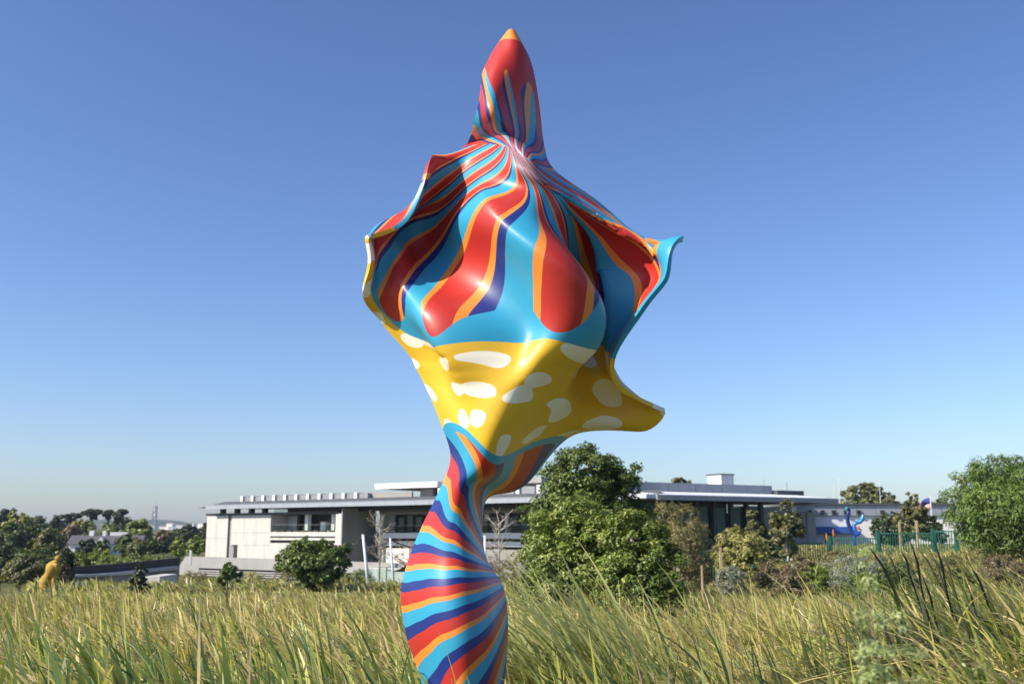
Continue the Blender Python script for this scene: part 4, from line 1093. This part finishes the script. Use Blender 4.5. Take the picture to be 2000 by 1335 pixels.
G = np.array([[.10, .165, .05], [.15, .225, .055], [.21, .275, .06], [.28, .32, .08], [.11, .175, .075]])
ST = np.array([[.50, .42, .19], [.60, .48, .27], [.42, .38, .14], [.55, .39, .24], [.28, .21, .14]])
def patchy(x, y):
    return .5 + .25 * np.sin(x * .9 + 1.7 * np.sin(y * .45)) + .25 * np.sin(y * .8 + 1.3 * np.sin(x * .6 + 2))

def reed_field(name, seed, y0, y1, dens, hmean, wid, straw, segs, mask=None, x_ext=.58):
    rng = R(seed)
    area = x_ext * (y1 ** 2 - y0 ** 2)
    ncl = int(area * dens / 5)
    yc = np.sqrt(rng.uniform(y0 ** 2, y1 ** 2, ncl)); xc = rng.uniform(-1, 1, ncl) * x_ext * yc
    keep = (xc - base[0]) ** 2 + (yc - base[1]) ** 2 > .45 ** 2
    if mask is not None: keep &= mask(xc, yc)
    xc, yc = xc[keep], yc[keep]; ncl = len(xc)
    hc = hmean * rng.uniform(.8, 1.15, ncl) * (.88 + .24 * patchy(xc, yc))
    k = 5
    ci = np.repeat(np.arange(ncl), k); n = len(ci)
    X = xc[ci] + rng.normal(0, .05, n); Y = yc[ci] + rng.normal(0, .05, n)
    Z = gz(X, Y) - .03
    h = hc[ci] * rng.uniform(.6, 1.15, n)
    h *= 1 + .28 * sm(-.5, 1, X) * (1 - sm(5, 8, X)) * sm(17, 20, Y) * (1 - sm(26, 29, Y))
    h *= 1 + .35 * sm(3.0, 4.6, X) * (1 - sm(12, 18, Y))
    w = wid * rng.uniform(.4, 1.2, n) * (1 - .35 * sm(0, 2, X))
    az = np.pi + rng.normal(0, .75, n) + .25 * np.sin(X * .5 + Y * .3)
    gust = patchy(X * .5 + 3, Y * .5)
    lean = np.abs(rng.normal(.05, .10, n)) + .14 * gust
    bend = np.where(rng.random(n) < .58, rng.uniform(.5, 1.2, n), np.abs(rng.normal(.28, .18, n))) * (.7 + .5 * gust)
    cb = G[rng.integers(0, len(G), n)] * rng.uniform(.75, 1.2, (n, 1))
    s_ = straw(X, Y)
    st = rng.random(n) < s_ * .68
    cb[st] = ST[rng.integers(0, len(ST), st.sum())] * rng.uniform(.7, 1.1, (st.sum(), 1))
    ct = cb * 1.15
    tip = rng.random(n) < (.3 + .55 * s_)
    f = rng.uniform(.4, 1, (tip.sum(), 1))
    yel = np.array([[.62, .57, .13], [.68, .56, .20], [.52, .54, .11]])[rng.integers(0, 3, tip.sum())]
    ct[tip] = ct[tip] * (1 - f) + yel * f * 1.12
    return tag(blades(name, rng, X, Y, Z, h, w, az, lean, bend, cb, ct, segs), kind='stuff')
straw = lambda x, y: np.clip(.34 + .62 * sm(8.5, 19, y) + .25 * (patchy(x * .6, y * .6 + 5) - .5) + .28 * sm(0, 3, x), .05, .95)
reed_field('reed_bed', 300, 6.5, 13.5, 125, 1.45, .074, straw, 8)
reed_field('reed_bed', 301, 13.5, 21, 105, 1.22, .062, straw, 6)
reed_field('reed_bed', 302, 21, 34, 75, 1.02, .056, lambda x, y: np.clip(straw(x, y) + .15, 0, 1), 4,
           lambda x, y: ~((x > 1.2) & (x < 5.2) & (y > 26.5)))
reed_field('rough_grass', 304, 60, 112, 9, .95, .15, lambda x, y: np.full_like(x, .7), 3, lambda x, y: (x < 6) & (x > -.46 * y))
reed_field('rough_grass', 303, 34, 95, 26, .46, .10, lambda x, y: np.full_like(x, .8), 3, lambda x, y: (x > -.45 * y))

# scattered taller single leaves on the left
rng = R(310)
n = 150
Y = rng.uniform(8, 14, n); X = rng.uniform(-.55, -.02, n) * Y
cb = G[rng.integers(0, 5, n)]; ct = cb * 1.2
tag(blades('tall_reed_leaves', rng, X, Y, gz(X, Y), rng.uniform(1.6, 2.1, n), rng.uniform(.03, .05, n), np.pi + rng.normal(0, .5, n), rng.uniform(.05, .3, n), rng.uniform(.05, .35, n), cb, ct, 8), kind='stuff')

# the leaning reed tuft in front of the central thicket
def tuft(name, label, cat, px, Y, n, h0, h1, w, seed, lean, bend, cols, tipc, spread=.25, az0=np.pi, azs=.35, group=None):
    rng = R(seed); x = P(px, 1040, Y)[0]
    t = tag(empty(name, (x, Y, float(gz(x, Y)))), label, cat, group)
    X = rng.normal(0, spread, n); Yy = rng.normal(0, spread, n)
    cols = np.array(cols)
    cb = cols[rng.integers(0, len(cols), n)] * rng.uniform(.8, 1.2, (n, 1)); f = rng.random((n, 1)) ** 1.5
    ct = cb * (1 - f) + np.array(tipc) * f
    blades('leaves', rng, X, Yy, np.zeros(n) - .03, rng.uniform(h0, h1, n), w * rng.uniform(.7, 1.3, n), az0 + rng.normal(0, azs, n), rng.uniform(*lean, n), rng.uniform(*bend, n), cb, ct, 9, t)
    return t
tuft('leaning_reed_tuft', 'tall pale green reed tuft leaning left before the central bushes', 'reeds', 1222, 13, 290, 1.5, 2.75, .038, 320, (.25, .6), (.05, .4), [(.30, .34, .12), (.38, .41, .17), (.21, .27, .09)], (.62, .58, .26), .5)
tuft('leaning_reed_tuft', 'shorter reed tuft arching left beside the sculpture stem', 'reeds', 1120, 13, 160, 1.3, 1.95, .032, 321, (.25, .5), (.2, .7), [(.21, .25, .08), (.28, .30, .12)], (.58, .5, .22), .25)
tuft('windblown_grass', 'long windblown grass bank at the right edge', 'grass tuft', 2010, 15, 330, 1.3, 2.35, .034, 322, (.3, .9), (.1, .6), [(.21, .28, .07), (.28, .33, .10), (.16, .23, .06)], (.52, .46, .19), .75, np.pi, .4)
tuft('windblown_grass', 'coarse rush tuft at lower right beside the pale feathery plants', 'grass tuft', 1940, 9.5, 170, 1.1, 1.9, .036, 323, (.1, .6), (.1, .5), [(.12, .18, .045), (.17, .23, .06), (.06, .09, .025)], (.45, .40, .15), .45)
tuft('dark_sedge', 'dark green sedge tuft in the reeds at lower centre right', 'sedge', 1440, 8.3, 120, .9, 1.55, .026, 324, (.1, .45), (.05, .5), [(.03, .05, .018), (.04, .06, .02)], (.08, .09, .03), .14)
# dark reed stalks on the right
ORD = ['leftmost'] + [w + ' from the left' for w in ('second', 'third', 'fourth', 'fifth', 'sixth', 'seventh', 'eighth', 'ninth', 'tenth', 'eleventh', 'twelfth')]
STX = [1693, 1728, 1760, 1778, 1786, 1814, 1823, 1838, 1745, 1800, 1890, 1970, 1880]
M_DSTALK = mat('dark_stalk', (0.055, 0.048, 0.024), 0.7, 0.3, var=.3, scale=8)
for k, (px0, py0, px1, py1) in enumerate([(1693, 1062, 1745, 1150), (1728, 1072, 1750, 1120), (1760, 1075, 1776, 1120), (1778, 1056, 1800, 1150), (1786, 1062, 1830, 1130),
                                          (1814, 1070, 1845, 1150), (1823, 1050, 1850, 1160), (1838, 1078, 1862, 1150), (1745, 1150, 1765, 1235), (1800, 1120, 1828, 1215),
                                          (1890, 1095, 1930, 1180), (1970, 1090, 2000, 1150), (1880, 1125, 1905, 1195)]):
    Yk = 10.5 + .55 * ((k * 5) % 7); a, c = P(px0, py0, Yk), P(px1, py1, Yk)
    ft = c + (c - a) * ((c[2] - float(gz(c[0], Yk))) / (a[2] - c[2])) * .8; ft[2] = float(gz(ft[0], Yk))
    o = MB().tube([(0, 0, -.1), (c - ft) * .6 + [.03, 0, 0], c - ft, (a + c) / 2 - ft + [.02, 0, .02], a - ft], [.010, .010, .011, .014, .003], 5).build('reed_stalk', M_DSTALK, None, smooth=True)
    o.location = tuple(ft)
    nth = sorted(STX).index(px0)
    tag(o, ORD[nth] + ' of the dark leaning reed stalks standing at lower right' if nth < 12 else 'rightmost of the dark leaning reed stalks standing at lower right', 'reed stalk', 'dark reed stalks at lower right')

# out-of-focus feathery plants close to the camera at lower right
def feathery(px, Y, top, lab, seed, n, w, cols, nst=5):
    rng = R(seed); x = P(px, 1040, Y)[0]; z0 = float(gz(x, Y)); H = P(px, top, Y)[2] - z0
    t = tag(empty('feathery_plant', (x, Y, z0)), lab, 'plant')
    m = MB(); cl = []
    for k in range(nst):
        hx = rng.normal(0, w * .5); hh = H * (1 if k == 0 else rng.uniform(.6, .95)); e = np.array([hx - .1 * hh, rng.normal(0, w * .3), hh]); s = np.array([rng.normal(0, .03), rng.normal(0, .03), -.05])
        m.tube([s, (s + e) / 2 + [.04, 0, 0], e], [.008, .006, .003], 4)
        for f in np.linspace(.12, 1, 20):
            p = s + (e - s) * f + [.04 * 4 * f * (1 - f), 0, 0]; r = w * .30 * (1.15 - f) + .022
            cl.append((p[0], p[1], p[2], r, r, r * 1.3))
    m.build('stem', M_STALK, t)
    crown('foliage', rng, cl, n * 8, .022, cols, t, aspect=.34, clumps=len(cl) * 1, spread=.9, mat_=M_PLUME)
PG = [(.46, .53, .24), (.52, .57, .30), (.38, .46, .20)]
YG = [(.42, .46, .11), (.50, .52, .17), (.32, .38, .09)]
feathery(1775, 4.0, 1085, 'tall blurred pale feathery plant close to the camera at right', 330, 11000, .12, PG, 7)
feathery(1862, 3.8, 1215, 'short blurred pale feathery plant right of the tall one', 331, 5000, .14, PG, 4)
feathery(1700, 4.6, 1255, 'blurred yellow-green feathery weed at the bottom left of the tall one', 332, 8000, .3, YG, 9)
feathery(1790, 4.2, 1250, 'blurred yellow-green feathery weed below the tall pale plant', 333, 7000, .28, YG, 8)
feathery(1950, 4.4, 1262, 'blurred feathery weed in the bottom right corner', 334, 6000, .28, PG, 8)

# ------------------------------------------------------------------ air
hz = MB().box(-3300, 3300, -500, 3300, -6, 60).build('haze', bpy.data.materials.new('haze_air'), None)
tag(hz, kind='stuff')
hm = hz.data.materials[0]; hm.use_nodes = True
hm.node_tree.nodes.clear()
ho = hm.node_tree.nodes.new('ShaderNodeOutputMaterial'); hv = hm.node_tree.nodes.new('ShaderNodeVolumePrincipled')
hv.inputs['Color'].default_value = (.62, .78, 1.0, 1); hv.inputs['Density'].default_value = .00010
hm.node_tree.links.new(hv.outputs[0], ho.inputs['Volume'])
